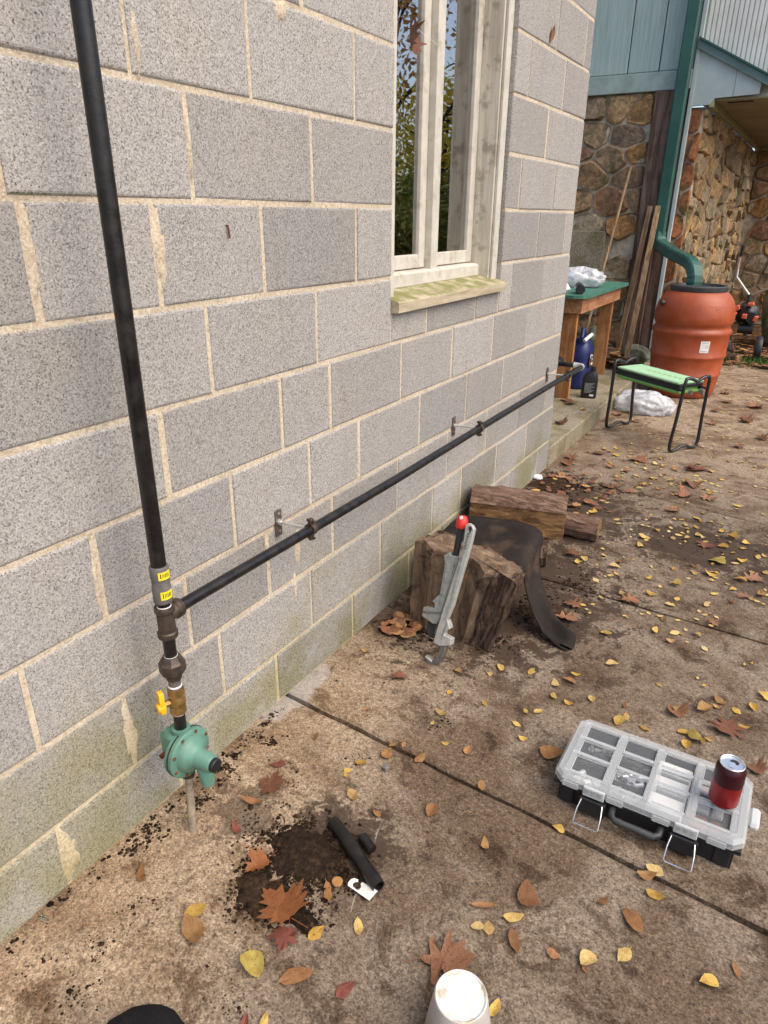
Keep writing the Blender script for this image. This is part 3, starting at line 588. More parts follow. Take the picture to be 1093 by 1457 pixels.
# ------------------------------------------------------------------ stone house
YS = 6.9
house = thing('stone_house', 'fieldstone house with teal board siding, boxed eave and pale ribbed upper wall', 'house', (-.3, YS+.4, 0))
def clip(poly, a, b, c):                        # keep a*x+b*y<=c
    out = []
    for i, p in enumerate(poly):
        q = poly[(i+1) % len(poly)]; dp = a*p[0]+b*p[1]-c; dq = a*q[0]+b*q[1]-c
        if dp <= 0: out.append(p)
        if (dp < 0) != (dq < 0): t_ = dp/(dp-dq); out.append((p[0]+(q[0]-p[0])*t_, p[1]+(q[1]-p[1])*t_))
    return out
def stones(u0, u1, v0, v1, du, dv, place, mat, seed, gap=.012, depth=.035, skip=None, jit=.36):
    r_ = random.Random(seed); seeds = []
    nv = max(1, round((v1-v0)/dv)); nu = max(1, round((u1-u0)/du))
    for j in range(-1, nv+1):
        for i in range(-1, nu+1):
            seeds.append((u0+(i+.5+(.5 if j % 2 else 0)*.9+r_.uniform(-jit, jit))*(u1-u0)/nu, v0+(j+.5+r_.uniform(-jit, jit))*(v1-v0)/nv))
    asp = du/dv
    for k, (a, b) in enumerate(seeds):
        if not (u0-.05 < a < u1+.05 and v0-.05 < b < v1+.05): continue
        if skip and skip(a, b): continue
        poly = [(u0, v0), (u1, v0), (u1, v1), (u0, v1)]
        for l, (c_, d) in enumerate(seeds):
            if l == k or abs(c_-a) > 3*du or abs(d-b) > 3*dv: continue
            nx, ny = (c_-a)/asp**2, (d-b)
            mx, my = (a+c_)/2, (b+d)/2
            L = math.hypot(nx, ny)
            poly = clip(poly, nx/L, ny/L, (nx*mx+ny*my)/L - gap/2)
            if len(poly) < 3: break
        if len(poly) < 3: continue
        ar = abs(sum(poly[i][0]*poly[(i+1) % len(poly)][1]-poly[(i+1) % len(poly)][0]*poly[i][1] for i in range(len(poly)))/2)
        if ar < .0018: continue
        pp = []                                   # round the corners once
        for i, p in enumerate(poly):
            q = poly[(i+1) % len(poly)]
            pp += [(p[0]*.87+q[0]*.13, p[1]*.87+q[1]*.13), (p[0]*.13+q[0]*.87, p[1]*.13+q[1]*.87)]
        cx_ = sum(p[0] for p in pp)/len(pp); cy_ = sum(p[1] for p in pp)/len(pp); n = len(pp); dd = depth*r_.uniform(.55, 1.25)
        tu, tv = r_.uniform(-.2, .2), r_.uniform(-.2, .2)
        vs = [place(p[0], p[1], -.02) for p in pp]
        vs += [place(cx_+(p[0]-cx_)*.97, cy_+(p[1]-cy_)*.97, dd*.65) for p in pp]
        vs += [place(cx_+(p[0]-cx_)*.86, cy_+(p[1]-cy_)*.86, dd*(1+r_.uniform(-.18, .18))+tu*(p[0]-cx_)+tv*(p[1]-cy_)) for p in pp] + [place(cx_, cy_, dd*1.08)]
        fs = [(j, (j+1) % n, n+(j+1) % n, n+j) for j in range(n)] + [(n+j, n+(j+1) % n, 2*n+(j+1) % n, 2*n+j) for j in range(n)] + [(2*n+j, 2*n+(j+1) % n, 3*n) for j in range(n)]
        mb = MB(); mb.add(vs, fs); obj('stone', mb, mat, house, True)
# walls behind the stones
m_ = MB(); m_.box((-2.6, YS, -.05), (-.342, YS+.3, 2.33)); obj('front_wall', m_, 'stone_mortar', house)
m_ = MB(); m_.box((-.341, YS+.02, -.05), (.05, YS+.3, 2.20)); obj('pier_wall', m_, 'stone_mortar', house)
m_ = MB(); m_.box((-.25, YS+.302, -.05), (.05, 11.9, 2.20)); obj('side_wall', m_, 'stone_mortar', house)
m_ = MB(); m_.box((.052, 11.6, -.05), (2.4, 11.9, 2.24)); obj('back_wall', m_, 'stone_mortar', house)
stones(-1.5, -.348, .10, 2.325, .28, .19, lambda u, v, d: (u, YS-d, v), 'stone', 11, .014, .024, skip=lambda a, b: a < -.62 and .55 < b < 1.22, jit=.30)
stones(-.065, .055, .02, 2.19, .13, .20, lambda u, v, d: (u, YS+.02-d, v), 'stone_rust', 5, .016, .03, jit=.12)
stones(YS+.03, 11.58, .0, 2.19, .30, .17, lambda u, v, d: (.05+d, u, v), 'stone_pale', 8, .014, .04)
stones(.11, 2.3, .0, 2.22, .30, .22, lambda u, v, d: (u, 11.6-d, v), 'stone', 9, .018, .035)
m_ = MB(); m_.box((-1.5, YS-.06, .5), (-.60, YS-.001, 1.245), .006); obj('concrete_panel', m_, 'step', house)
m_ = MB(); m_.box((-.338, YS-.07, .10), (-.165, YS-.001, 2.325), .008); obj('post', m_, 'post', house)
m_ = MB(); m_.box((-.163, YS-.03, .10), (-.075, YS+.018, 2.325), .004); obj('corner_board', m_, 'post', house)
m_ = MB(); m_.box((-.072, YS-.045, .10), (-.040, YS-.001, 3.4), .003); obj('corner_trim', m_, 'pale_paint', house)
# teal siding: boards
m_ = MB(); m_.box((-2.6, YS-.05, 2.33), (-.075, YS-.012, 2.468), .004); obj('skirt_board', m_, 'teal_trim', house)
edges = [-2.6, -2.15, -1.75, -1.35, -.955, -.60, -.345, -.076]
for a, b in zip(edges, edges[1:]):
    m_ = MB(); m_.box((a+.004, YS-.03, 2.474), (b-.004, YS+.02, 4.4), .005); obj('siding_board', m_, 'teal', house)
m_ = MB(); m_.box((-2.6, YS+.022, 2.335), (-.03, YS+.3, 4.4)); obj('upper_wall', m_, 'teal_trim', house)
# boxed eave end
EV = [(-.039, 2.205), (.095, 2.208), (.128, 2.252), (.445, 2.262), (.447, 2.335), (-.039, 2.595)]
for (a, b) in ((-.039, .255), (.258, .447)):
    poly = clip(clip(EV, 1, 0, b), -1, 0, -a); m_ = MB(); m_.prism([(x, YS-.035, z) for x, z in poly], (0, .03, 0)); obj('eave_panel', m_, 'pale_paint', house)
m_ = MB(); m_.prism([(-.06, YS-.06, 2.606), (.53, YS-.06, 2.292), (.53, YS-.06, 2.352), (-.06, YS-.06, 2.666)], (0, .10, 0)); obj('rake_board', m_, 'greymetal', house)
m_ = MB(); m_.prism([(-.06, YS-.075, 2.668), (.545, YS-.075, 2.346), (.545, YS-.075, 2.360), (-.06, YS-.075, 2.684)], (0, .14, 0)); obj('drip_edge', m_, 'dkgreen', house)
m_ = MB(); m_.box((.13, YS-.004, 2.236), (.74, 11.58, 2.25)); obj('soffit', m_, 'soffit', house)
m_ = MB(); m_.box((.090, YS-.03, 2.190), (.125, 11.58, 2.249), .004); obj('soffit_beam', m_, 'olive_trim', house)
m_ = MB(); m_.box((.126, 11.50, 2.195), (.74, 11.54, 2.234), .004); obj('back_beam', m_, 'olive_trim', house)
m_ = MB(); m_.box((.21, YS+.10, 2.228), (.40, YS+.125, 2.2355)); obj('soffit_vent', m_, 'ink', house)
# ribbed pale wall above the eave
m_ = MB(); prof = []
for x in np.arange(-.035, .74, .036): prof += [(x, YS+.052), (x+.027, YS+.052), (x+.029, YS+.066), (x+.034, YS+.066)]
vs = []; 
for (x, y) in prof:
    zb = max(2.30, 2.60-.531*(x+.04)) + .02; vs += [(x, y, zb), (x, y, 4.4)]
m_.add(vs, [(2*i, 2*i+2, 2*i+3, 2*i+1) for i in range(len(prof)-1)])
m_.add([(-.035, YS+.09, 2.26), (.74, YS+.09, 2.26), (.74, YS+.09, 4.4), (-.035, YS+.09, 4.4)], [(0,1,2,3)]); obj('ribbed_siding', m_, 'cream_rib', house)
m_ = MB(); m_.box((-.03, YS+.10, 2.262), (.74, 11.9, 4.4)); obj('upper_floor', m_, 'cream_rib', house)
# downspout
ds = Vector((-.125, YS-.105, 0))
m_ = MB()
def rect_tube(mb, pts, w, d, rib=0):
    k = len(pts); vs = []; pts = [Vector(p) for p in pts]
    for i, p in enumerate(pts):
        t_ = (pts[min(i+1, k-1)]-pts[max(i-1, 0)]).normalized(); a = (Vector((1, 0, 0))-t_*t_.x)
        if a.length < .2: a = Vector((0, 1, 0))
        a = (Vector((.63, .78, 0)) - t_*t_.dot(Vector((.63, .78, 0)))).normalized() if rib else a.normalized()
        b = t_.cross(a).normalized(); s_ = 1+(rib if i % 2 else 0); ww, dd = w/2*s_, d/2*s_
        for (q, r_) in ((-1,-.7),(-.8,-1),(-.4,-.9),(0,-1),(.4,-.9),(.8,-1),(1,-.7),(1,.7),(.8,1),(-.8,1),(-1,.7)): vs.append(p+a*q*ww+b*r_*dd)
    n = 11; fs = []
    for i in range(k-1): fs += [(i*n+j, i*n+(j+1) % n, (i+1)*n+(j+1) % n, (i+1)*n+j) for j in range(n)]
    fs += [tuple(range(n))[::-1], tuple(range((k-1)*n, k*n))]; mb.add(vs, fs)
rect_tube(m_, [ds+Vector((0, 0, 3.6)), ds+Vector((-.003, 0, 2.4)), ds+Vector((-.005, 0, 1.24))], .098, .075)
dsp = obj('downspout', m_, 'dkgreen', house)
BX, BY = .345, 6.24
def bez(a, b, c_, d, n): return [a*(1-t)**3+b*3*t*(1-t)**2+c_*3*t*t*(1-t)+d*t**3 for t in np.linspace(0, 1, n)]
A = Vector((ds.x-.005, ds.y, 1.25)); B = Vector((BX-.04, BY-.02, .90))
pts = [Vector(q) for q in bez(np.array(A), np.array(A)+np.array((0, 0, -.13)), np.array(A)+np.array((.05, -.06, -.10)), np.array(A)+np.array((.16, -.2, -.155)), 14)]
pts += [Vector(q) for q in bez(np.array(pts[-1]), np.array(pts[-1])+np.array((.16, -.2, -.06)), np.array(B)+np.array((0, 0, .17)), np.array(B)+np.array((0,0,-.03)), 26)][1:]
m_ = MB(); rect_tube(m_, pts, .10, .085, .035); obj('elbow', m_, 'dkgreen', dsp)

# ------------------------------------------------------------------ rain barrel
rb = thing('rain_barrel', 'terracotta plastic rain barrel with black rim under the green downspout', 'barrel', (BX, BY, 0))
m_ = MB(); prof = [(.20, .001), (.238, .008), (.252, .03), (.262, .10), (.270, .17), (.280, .183), (.281, .193), (.274, .203), (.283, .30), (.286, .322), (.2945, .334), (.295, .346), (.288, .356), (.293, .45), (.2945, .50), (.303, .512), (.3035, .535), (.292, .548), (.286, .558), (.285, .572), (.291, .585), (.302, .60), (.3035, .64), (.300, .68), (.288, .73), (.268, .775), (.238, .812), (.215, .828), (.205, .835), (.205, .85)]
m_.lathe(prof, (BX, BY, 0), n=56, cap=False); m_.lathe([(.0, .001), (.20, .001)], (BX, BY, 0), n=56, cap=False); body = obj('body', rel(rb, m_), 'barrel', rb, 'all', loc=(0,0,0))
m_ = MB(); m_.lathe([(.206, .828), (.212, .826), (.214, .83), (.214, .868), (.206, .874), (.19, .872), (.185, .855), (.05, .85), (0, .85)], (BX, BY, 0), n=48, cap=False); obj('rim', rel(rb, m_), 'darkgrey', rb, True, loc=(0,0,0))
def on_barrel(az, z, out=.0): # az from camera-facing direction
    base = math.atan2(-BY, CAM.x-BX); r_ = np.interp(z, [p[1] for p in prof[2:]], [p[0] for p in prof[2:]])
    a = base+R(az); return Vector((BX+math.cos(a)*(r_+out), BY+math.sin(a)*(r_+out), z))
def patch(az0, az1, z0, z1, out, n=5, skew=0):
    mb = MB(); vs = []
    for i in range(n+1):
        az = az0+(az1-az0)*i/n
        for (z, o_, sk) in ((z0, out, 0), (z1, out, skew), (z1, out-.006, skew), (z0, out-.006, 0)): vs.append(on_barrel(az+sk, z, o_))
    fs = [(0,1,2,3), (4*n,4*n+1,4*n+2,4*n+3)]
    for i in range(n): fs += [(i*4+j, i*4+(j+1) % 4, i*4+4+(j+1) % 4, i*4+4+j) for j in range(4)]
    mb.add(vs, fs); return mb
lb = obj('barrel_label', rel(rb, patch(17, 31, .385, .475, .0025)), 'white', rb, loc=(0,0,0))
for (a0, a1, z0, z1) in ((19, 29, .462, .468), (25, 30, .44, .445), (25, 30, .425, .43), (19, 29, .395, .40)): obj('label_print', rel(rb, patch(a0, a1, z0, z1, .0032)), 'greyink', lb, loc=(0,0,0)); C.objects[-1].location = (0,0,0)
for (a0, a1, z0, z1, sk) in ((22, 42, .635, .639, 0), (22, 42, .735, .739, 0), (22, 23, .635, .739, 0), (41, 42, .635, .739, 0), (30, 31.2, .65, .72, 8), (25, 26.2, .65, .72, 8), (31, 38, .716, .721, 0), (26, 33, .648, .653, 0)): obj('embossed_mark', rel(rb, patch(a0, a1, z0, z1, .002, skew=sk)), 'barrel', rb, loc=(0,0,0))
q = on_barrel(-57, .74); m_ = MB(); m_.lathe([(.016, -.02), (.016, .008), (.022, .010), (.022, .02), (.012, .03)], q, (q-Vector((BX, BY, .74))), 14); obj('overflow_fitting', rel(rb, m_), 'darkgrey', rb, True, loc=(0,0,0))
q = on_barrel(32, .10); dq = (q-Vector((BX, BY, .10))).normalized(); m_ = MB(); m_.lathe([(.014, -.01), (.014, .05)], q, dq, 12); m_.tube([q+dq*.045, q+dq*.06+Vector((0,0,-.01)), q+dq*.062+Vector((0,0,-.05))], .011, 10); m_.box(q+dq*.03+Vector((-.015,-.003,.012)), q+dq*.03+Vector((.015,.003,.022))); obj('spigot', rel(rb, m_), 'galvdull', rb, True, loc=(0,0,0))

# ------------------------------------------------------------------ garden kneeler
F = [Vector((.088, 4.80, 0)), Vector((.198, 5.018, 0)), Vector((.572, 4.467, 0)), Vector((.700, 4.666, 0))]
kn = thing('garden_kneeler', 'folding garden kneeler seat with black tube frame and green foam pad', 'kneeler', (.39, 4.74, 0))
tr_ = .0105
for (a, b) in ((F[0], F[1]), (F[2], F[3])):
    md = (a+b)/2; d = (b-a); up = Vector((0, 0, 1)); out_ = (md-Vector((.39, 4.74, 0))).normalized()*.02
    def PP(t_, z): return a+d*t_+up*(z+tr_)+out_*(.9*(z/.46)-.3 if z < .4 else .6)
    pts = [PP(.0, .006), PP(-.03, .05), PP(.02, .2), PP(.05, .38), PP(.055, .435), PP(.09, .462), PP(.2, .463), PP(.33, .455), PP(.5, .436), PP(.67, .455), PP(.8, .463), PP(.91, .462), PP(.945, .435), PP(.95, .38), PP(.98, .2), PP(1.03, .05), PP(1.0, .006), PP(.9, .0), PP(.75, .004), PP(.62, .02), PP(.38, .02), PP(.25, .004), PP(.1, .0)]
    m_ = MB(); m_.tube(pts, tr_, 10, closed=True); obj('side_frame', m_, 'tubeblack', kn, 'all')
for (t0, z) in ((.12, .395), (.88, .395)):
    m_ = MB(); p0 = F[0].lerp(F[1], t0); p1 = F[2].lerp(F[3], t0); m_.tube([p0+Vector((0,0,z)), p1+Vector((0,0,z))], .009, 8); obj('seat_rail', m_, 'tubeblack', kn, True)
ax_ = ((F[2]+F[3])/2-(F[0]+F[1])/2); L_ = ax_.length; ax_.normalize(); bx_ = Vector((-ax_.y, ax_.x, 0)); cc = (F[0]+F[1]+F[2]+F[3])/4
kmat = Matrix((ax_, bx_, Vector((0,0,1)))).transposed().to_4x4(); kmat.translation = cc
m_ = MB(); m_.box((-L_/2+.03, -.105, .425), (L_/2-.03, .105, .440), .005, kmat); obj('pad_top', m_, 'padgreen', kn)
m_ = MB(); m_.box((-L_/2+.03, -.100, .404), (L_/2-.03, .100, .424), .002, kmat); obj('seat_board', m_, 'blackplastic', kn)
m_ = MB(); m_.box((-L_/2+.035, -.104, .366), (L_/2-.035, .104, .386), .006, kmat); m_.box((-L_/2+.05, -.09, .3855), (L_/2-.05, .09, .4045), 0, kmat); obj('pad_underside', m_, 'padgreen2', kn)
m_ = MB()
for k in range(7): m_.box((-.10+k*.045, -.012, .4396), (-.072+k*.045, .004+.006*(k % 2), .4408), 0, kmat)
obj('pad_print', m_, 'padgreen2', kn)
for t0 in (.3, .7):
    m_ = MB(); p1 = F[2].lerp(F[3], t0)+Vector((.012, -.01, .385)); m_.box(p1-Vector((.012,.012,.015)), p1+Vector((.012,.012,.015)), .002); obj('folding_hinge', m_, 'steelworn', kn)

# ------------------------------------------------------------------ workbench and things on and under it
TZ = .115
wb = thing('work_table', 'wooden work table with chipped green top standing on the concrete step', 'table', (-.7, 5.6, TZ))
m_ = MB(); r_ = random.Random(2); poly = []
for i in range(20): poly.append((-.195+r_.uniform(-.004, .004), 5.0+i*.062+r_.uniform(-.01, .01), .842))
m_.prism([(-1.25, 4.93, .842), (-.28, 4.93, .842), (-.22, 4.96, .842)]+poly+[(-.21, 6.22, .842), (-.32, 6.24, .842), (-1.25, 6.24, .842)], (0, 0, .022)); obj('table_top', m_, 'greentop', wb)
for (x0, x1, y0, y1, nm) in ((-.262, -.235, 5.005, 6.12, 0), (-1.2, -.263, 5.005, 5.035, 1), (-1.2, -.263, 6.09, 6.12, 1)):
    m_ = MB(); m_.box((x0, y0, .735), (x1, y1, .841), .002); obj('apron', m_, 'bench_apron', wb)
for (x, y) in ((-.27, 5.03), (-.27, 6.04), (-1.12, 5.03), (-1.12, 6.04)):
    m_ = MB(); m_.box((x-.085, y+.007, TZ), (x+.004, y+.045, .734), .002) if nm is None else m_.box((x-.105, y+.006, TZ), (x+.0, y+.046, .734), .002); obj('leg', m_, 'bench_wood', wb)
def blob(name, c, r, mat, seed, amp=.3, sc=4, par=None, n=40, ridge=False, flat=None):
    mb = MB(); vs = []; nr = n//2
    for i in range(nr+1):
        th = math.pi*i/nr
        for j in range(n):
            ph = 2*math.pi*j/n; d = Vector((math.sin(th)*math.cos(ph), math.sin(th)*math.sin(ph), math.cos(th)))
            k = fnoise(d, sc, seed)
            if ridge: k = .45-1.7*abs(k) + .5*abs(fnoise(d, sc*2.2, seed+9)) + .12*fnoise(d, sc*4.5, seed+5)
            v = Vector((d.x*r[0], d.y*r[1], d.z*r[2]))*(1+amp*k)
            if flat is not None: v.z = max(v.z, flat)
            vs.append(Vector(c)+v)
    fs = [(i*n+j, i*n+(j+1) % n, (i+1)*n+(j+1) % n, (i+1)*n+j) for i in range(nr) for j in range(n)]
    mb.add(vs, fs); return obj(name, mb, mat, par, 'all')
tag(blob('plastic_bag', (-.44, 5.62, .925), (.17, .13, .075), 'film', 3, .32, 2.2, ridge=True, flat=-.0600), 'clear puffed plastic bag lying on the green table top', 'plastic bag')
m_ = MB(); b0 = Vector((-.56, 5.26, .866)); n = 16; vs = []
for i in range(9):
    t_ = i/8
    for j in range(n):
        a = 2*math.pi*j/n; k = 1+.16*fnoise((math.cos(a), math.sin(a), t_*2), 2.2, 5); rr_ = (.13*(1-t_)**.7+.012)*k
        vs.append(b0+Vector((math.cos(a)*rr_*1.05-.08*t_, math.sin(a)*rr_, .20*t_)))
m_.add(vs, [(i*n+j, i*n+(j+1) % n, (i+1)*n+(j+1) % n, (i+1)*n+j) for i in range(8) for j in range(n)]+[tuple(range(n))])
tag(obj('paper_bag', m_, 'whitefilm', None, 'all'), 'opaque white bag standing up on the green table top', 'bag')
q = gy(828, 411, 5.05); m_ = MB(); m_.lathe([(.030, 0), (.034, .004), (.034, .16), (.030, .165)], (q.x, 5.02, .8985), (-.35, .93, 0), 20); tag(obj('black_cylinder', m_, 'blackplastic', None, True), 'short black cylinder lying on the green table edge', 'cylinder')
# blue jug
jx, jy = -.33, 5.48
jug = thing('blue_jug', 'tall blue plastic jug with looped handle under the work table', 'jug', (jx, jy, TZ))
m_ = MB(); vs = []; n = 16
for (w_, d_, z) in ((.075, .10, 0), (.085, .115, .012), (.085, .115, .16), (.080, .11, .20), (.085, .115, .24), (.085, .115, .30), (.07, .095, .345), (.045, .05, .375), (.035, .035, .385)):
    for j in range(n):
        a = 2*math.pi*j/n; cx_, sx_ = math.cos(a), math.sin(a); k = (abs(cx_)**3+abs(sx_)**3)**(-1/3); vs.append((jx+cx_*k*w_, jy+sx_*k*d_, TZ+z))
m_.add(vs, [(i*n+j, i*n+(j+1) % n, (i+1)*n+(j+1) % n, (i+1)*n+j) for i in range(8) for j in range(n)]+[tuple(range(n))[::-1], tuple(range(8*n, 9*n))]); obj('body', m_, 'bluejug', jug, True)
m_ = MB(); m_.tube([(jx+.01, jy-.07, TZ+.32), (jx+.015, jy-.085, TZ+.40), (jx+.01, jy-.05, TZ+.455), (jx, jy+.02, TZ+.45), (jx, jy+.05, TZ+.37)], .016, 10); obj('handle', m_, 'bluejug', jug, True)
m_ = MB(); m_.tube([(jx+.045, jy-.115, TZ+.38), (jx+.075, jy-.03, TZ+.42)], .014, 10); obj('spout_tube', m_, 'white', jug, True)
m_ = MB(); m_.box((jx+.0855, jy-.06, TZ+.17), (jx+.088, jy+.05, TZ+.28)); lbj = obj('label_panel', m_, 'ink', jug)
for k, (a, b, c_, d, mm) in enumerate(((-.05, -.02, .24, .27, 'greyink'), (-.01, .02, .25, .26, 'white'), (-.05, -.03, .19, .22, 'orange'), (0, .035, .18, .20, 'white'), (.0, .03, .215, .235, 'greyink'))):
    m_ = MB(); m_.box((jx+.0881, jy+a, TZ+c_), (jx+.089, jy+b, TZ+d)); obj('label_print', m_, mm, lbj)
# black oil bottle
q = gz(837, 567, TZ); bxp, byp = q.x-.01, q.y+.03
bt = thing('oil_bottle', 'black motor oil bottle with small grey print at the edge of the step', 'bottle', (bxp, byp, TZ))
fwd = (Vector((CAM.x, CAM.y, 0))-Vector((bxp, byp, 0))).normalized(); sdw = Vector((-fwd.y, fwd.x, 0)); n = 18
m_ = MB(); vs = []
for (w_, d_, z, off) in ((.052, .028, 0, 0), (.057, .032, .006, 0), (.057, .032, .135, 0), (.055, .031, .155, .0), (.045, .027, .178, .006), (.026, .020, .195, .012), (.018, .018, .203, .014), (.018, .018, .205, .014)):
    for j in range(n):
        a = 2*math.pi*j/n; cx_, sx_ = math.cos(a), math.sin(a); k = (abs(cx_)**4+abs(sx_)**4)**(-1/4); vs.append(Vector((bxp, byp, TZ+z))+sdw*(cx_*k*w_+off)+fwd*(sx_*k*d_))
m_.add(vs, [(i*n+j, i*n+(j+1) % n, (i+1)*n+(j+1) % n, (i+1)*n+j) for i in range(7) for j in range(n)]+[tuple(range(n))[::-1], tuple(range(7*n, 8*n))]); bo = obj('body', m_, 'blackplastic', bt, True)
m_ = MB(); m_.lathe([(.020, .205), (.020, .232), (.017, .234)], Vector((bxp, byp, TZ))+sdw*.014, n=16); obj('cap', m_, 'blackplastic', bt, True)
for k in range(9):
    z = .112-k*.0085; w_ = .036-.006*((k*7) % 3); c0 = Vector((bxp, byp, TZ+z))+fwd*.0322; m_ = MB(); m_.prism([c0-sdw*.034, c0-sdw*(.034-2*w_), c0-sdw*(.034-2*w_)+Vector((0,0,.0028)), c0-sdw*.034+Vector((0,0,.0028))], fwd*.0008); obj('label_print', m_, 'greyink', bo)
c0 = Vector((bxp, byp, TZ+.018))+fwd*.0322; m_ = MB(); m_.prism([c0+sdw*.006, c0+sdw*.036, c0+sdw*.036+Vector((0,0,.015)), c0+sdw*.006+Vector((0,0,.015))], fwd*.0008); obj('label_block', m_, 'white', bo)
# black tool case against the near table leg
tcx = thing('black_drill', 'black power tool leaning by the near table leg behind the wall corner', 'power tool', (-.40, 4.93, TZ))
m_ = MB(); m_.box((-.47, 4.86, TZ), (-.35, 4.99, TZ+.10), .015); obj('battery', m_, 'blackplastic', tcx)
m_ = MB(); m_.tube([(-.41, 4.925, TZ+.09), (-.40, 4.93, TZ+.25)], .028, 12); obj('grip', m_, 'darkgrey', tcx, True)
m_ = MB(); m_.tube([(-.47, 4.96, TZ+.29), (-.36, 4.90, TZ+.30), (-.30, 4.87, TZ+.305)], [.042, .045, .028], 14); obj('motor_housing', m_, 'blackplastic', tcx, True)
m_ = MB(); m_.tube([(-.43, 5.0, TZ+.34), (-.42, 5.0, TZ+.6), (-.45, 4.99, TZ+.66)], .03, 12); obj('hose', m_, 'blackplastic', tcx, True)

# ------------------------------------------------------------------ leaning timbers
def lean(name, a, b, w_, d_, mat, label, cat, group=None, rnd=False):
    a = Vector(a); b = Vector(b); m_ = MB()
    if rnd: m_.tube([a, a.lerp(b, .5), b], [.013, .012, .011], 10)
    else:
        t_ = (b-a).normalized(); s_ = Vector((1, 0, 0)); s_ = (s_-t_*t_.x).normalized(); f_ = t_.cross(s_)
        m_.prism([a-s_*w_/2-f_*d_/2, a+s_*w_/2-f_*d_/2, a+s_*w_/2+f_*d_/2, a-s_*w_/2+f_*d_/2], b-a)
    return tag(obj(name, m_, mat, None, rnd), label, cat, group)
for (ub, vb, ut, vt, yt, lb_) in ((875, 513, 926, 293, 6.775, 'weathered lumber strip leaning on the brown post, farther from the downspout'), (888, 526, 937, 293, 6.765, 'weathered lumber strip leaning between the brown post and the green downspout')):
    pa, pb = gz(ub, vb, TZ), gy(ut, vt, yt); lean('lumber_strip', pa, pb, .042, .02, 'plank', lb_, 'lumber')
qa, qb = gy(858, 383, 6.55), gy(898, 237, 6.80); dd_ = (qa-qb); 
lean('broom_handle', qb+dd_*((TZ-qb.z)/dd_.z), qb, 0, 0, 'plank', 'thin wooden pole leaning on the stone wall behind the table', 'pole', rnd=True)

# ------------------------------------------------------------------ bag on the patio behind the kneeler
tag(blob('clear_bag', (.20, 5.42, .055), (.215, .13, .10), 'film', 8, .30, 2.3, ridge=True, flat=-.054), 'crumpled clear plastic bag on the concrete beneath the kneeler', 'plastic bag')

# ------------------------------------------------------------------ stump, logs, mat, wrench
def loft(rings, closed_top=True):
    mb = MB(); n = len(rings[0]); vs = [p for r_ in rings for p in r_]
    fs = [(i*n+j, i*n+(j+1) % n, (i+1)*n+(j+1) % n, (i+1)*n+j) for i in range(len(rings)-1) for j in range(n)]
    c0 = sum((Vector(p) for p in rings[0]), Vector())/n; c1 = sum((Vector(p) for p in rings[-1]), Vector())/n
    vs += [c0, c1]; k = len(rings)*n; fs += [(k, (j+1) % n, j) for j in range(n)] + [(k+1, (len(rings)-1)*n+j, (len(rings)-1)*n+(j+1) % n) for j in range(n)]
    mb.add(vs, fs); return mb
# plan of the half round log: flat split face to -y, rounded back
plan = []
for i in range(15): plan.append((.125+.305*i/14, 1.885+.012*math.sin(i*1.7)))
for i in range(1, 18):
    a = math.pi*i/18; plan.append((.2775+.1525*math.cos(a)+.02*math.cos(a)*math.sin(a), 1.895+.155*math.sin(a)))
lg = thing('stump', 'weathered upright half log with split face and bark edge by the wall', 'log', (.28, 2.0, 0))
def lean_pt(x, y, t_, k=1.0):
    top = .330-.17*(x-.13)-.12*max(0, y-1.9); top += .010*math.sin(x*47)+.007*math.sin(y*60)
    z = top*t_
    cx_, cy_ = .28, 1.96; x2 = x+t_*(.006+.066*(x-.125)/.305); y2 = y+.018*t_
    e = fnoise((x2, y2, z), 14, 2)*.010+fnoise((x2, y2, z), 40, 4)*.005
    dn = Vector((x2-cx_, y2-cy_, 0)).normalized(); return Vector((x2, y2, z))+dn*e
rings = [[lean_pt(x, y, t_) for (x, y) in plan] for t_ in np.linspace(0, 1, 16)]
obj('split_wood', loft(rings), 'split', lg, True)
arc = plan[11:31]; outer = []; 
m_ = MB(); vs = []; NT_ = 20
dense = []
for i in range(len(arc)-1):
    for s_ in (0, .33, .66): dense.append((arc[i][0]*(1-s_)+arc[i+1][0]*s_, arc[i][1]*(1-s_)+arc[i+1][1]*s_))
for i, (x, y) in enumerate(dense):
    for k in range(NT_+1):
        t_ = k/NT_; p = lean_pt(x, y, t_*(.985+.02*math.sin(i*1.3))); dn = Vector((p.x-.3, p.y-1.95, 0)).normalized()
        vs.append(p+dn*(.010+.011*abs(fnoise((i*.33, t_*1.4, 1), 2.0, 3))+.006*fnoise((i*.5, t_*6, 5), 1.5, 6)))
    for k in range(NT_+1): p = lean_pt(x, y, k/NT_); dn = Vector((p.x-.3, p.y-1.95, 0)).normalized(); vs.append(p-dn*.012)
W_ = 2*(NT_+1); fs = []
for i in range(len(dense)-1):
    for k in range(NT_): fs += [(i*W_+k, i*W_+k+1, (i+1)*W_+k+1, (i+1)*W_+k), (i*W_+NT_+1+k, (i+1)*W_+NT_+1+k, (i+1)*W_+NT_+2+k, i*W_+NT_+2+k)]
    fs += [(i*W_+NT_, i*W_+W_-1, (i+1)*W_+W_-1, (i+1)*W_+NT_), (i*W_, (i+1)*W_, (i+1)*W_+NT_+1, i*W_+NT_+1)]
for i in (0, len(dense)-1): fs += [(i*W_+k, i*W_+k+1, i*W_+NT_+2+k, i*W_+NT_+1+k) for k in range(NT_)]
m_.add(vs, fs); obj('bark', m_, 'bark', lg, True)
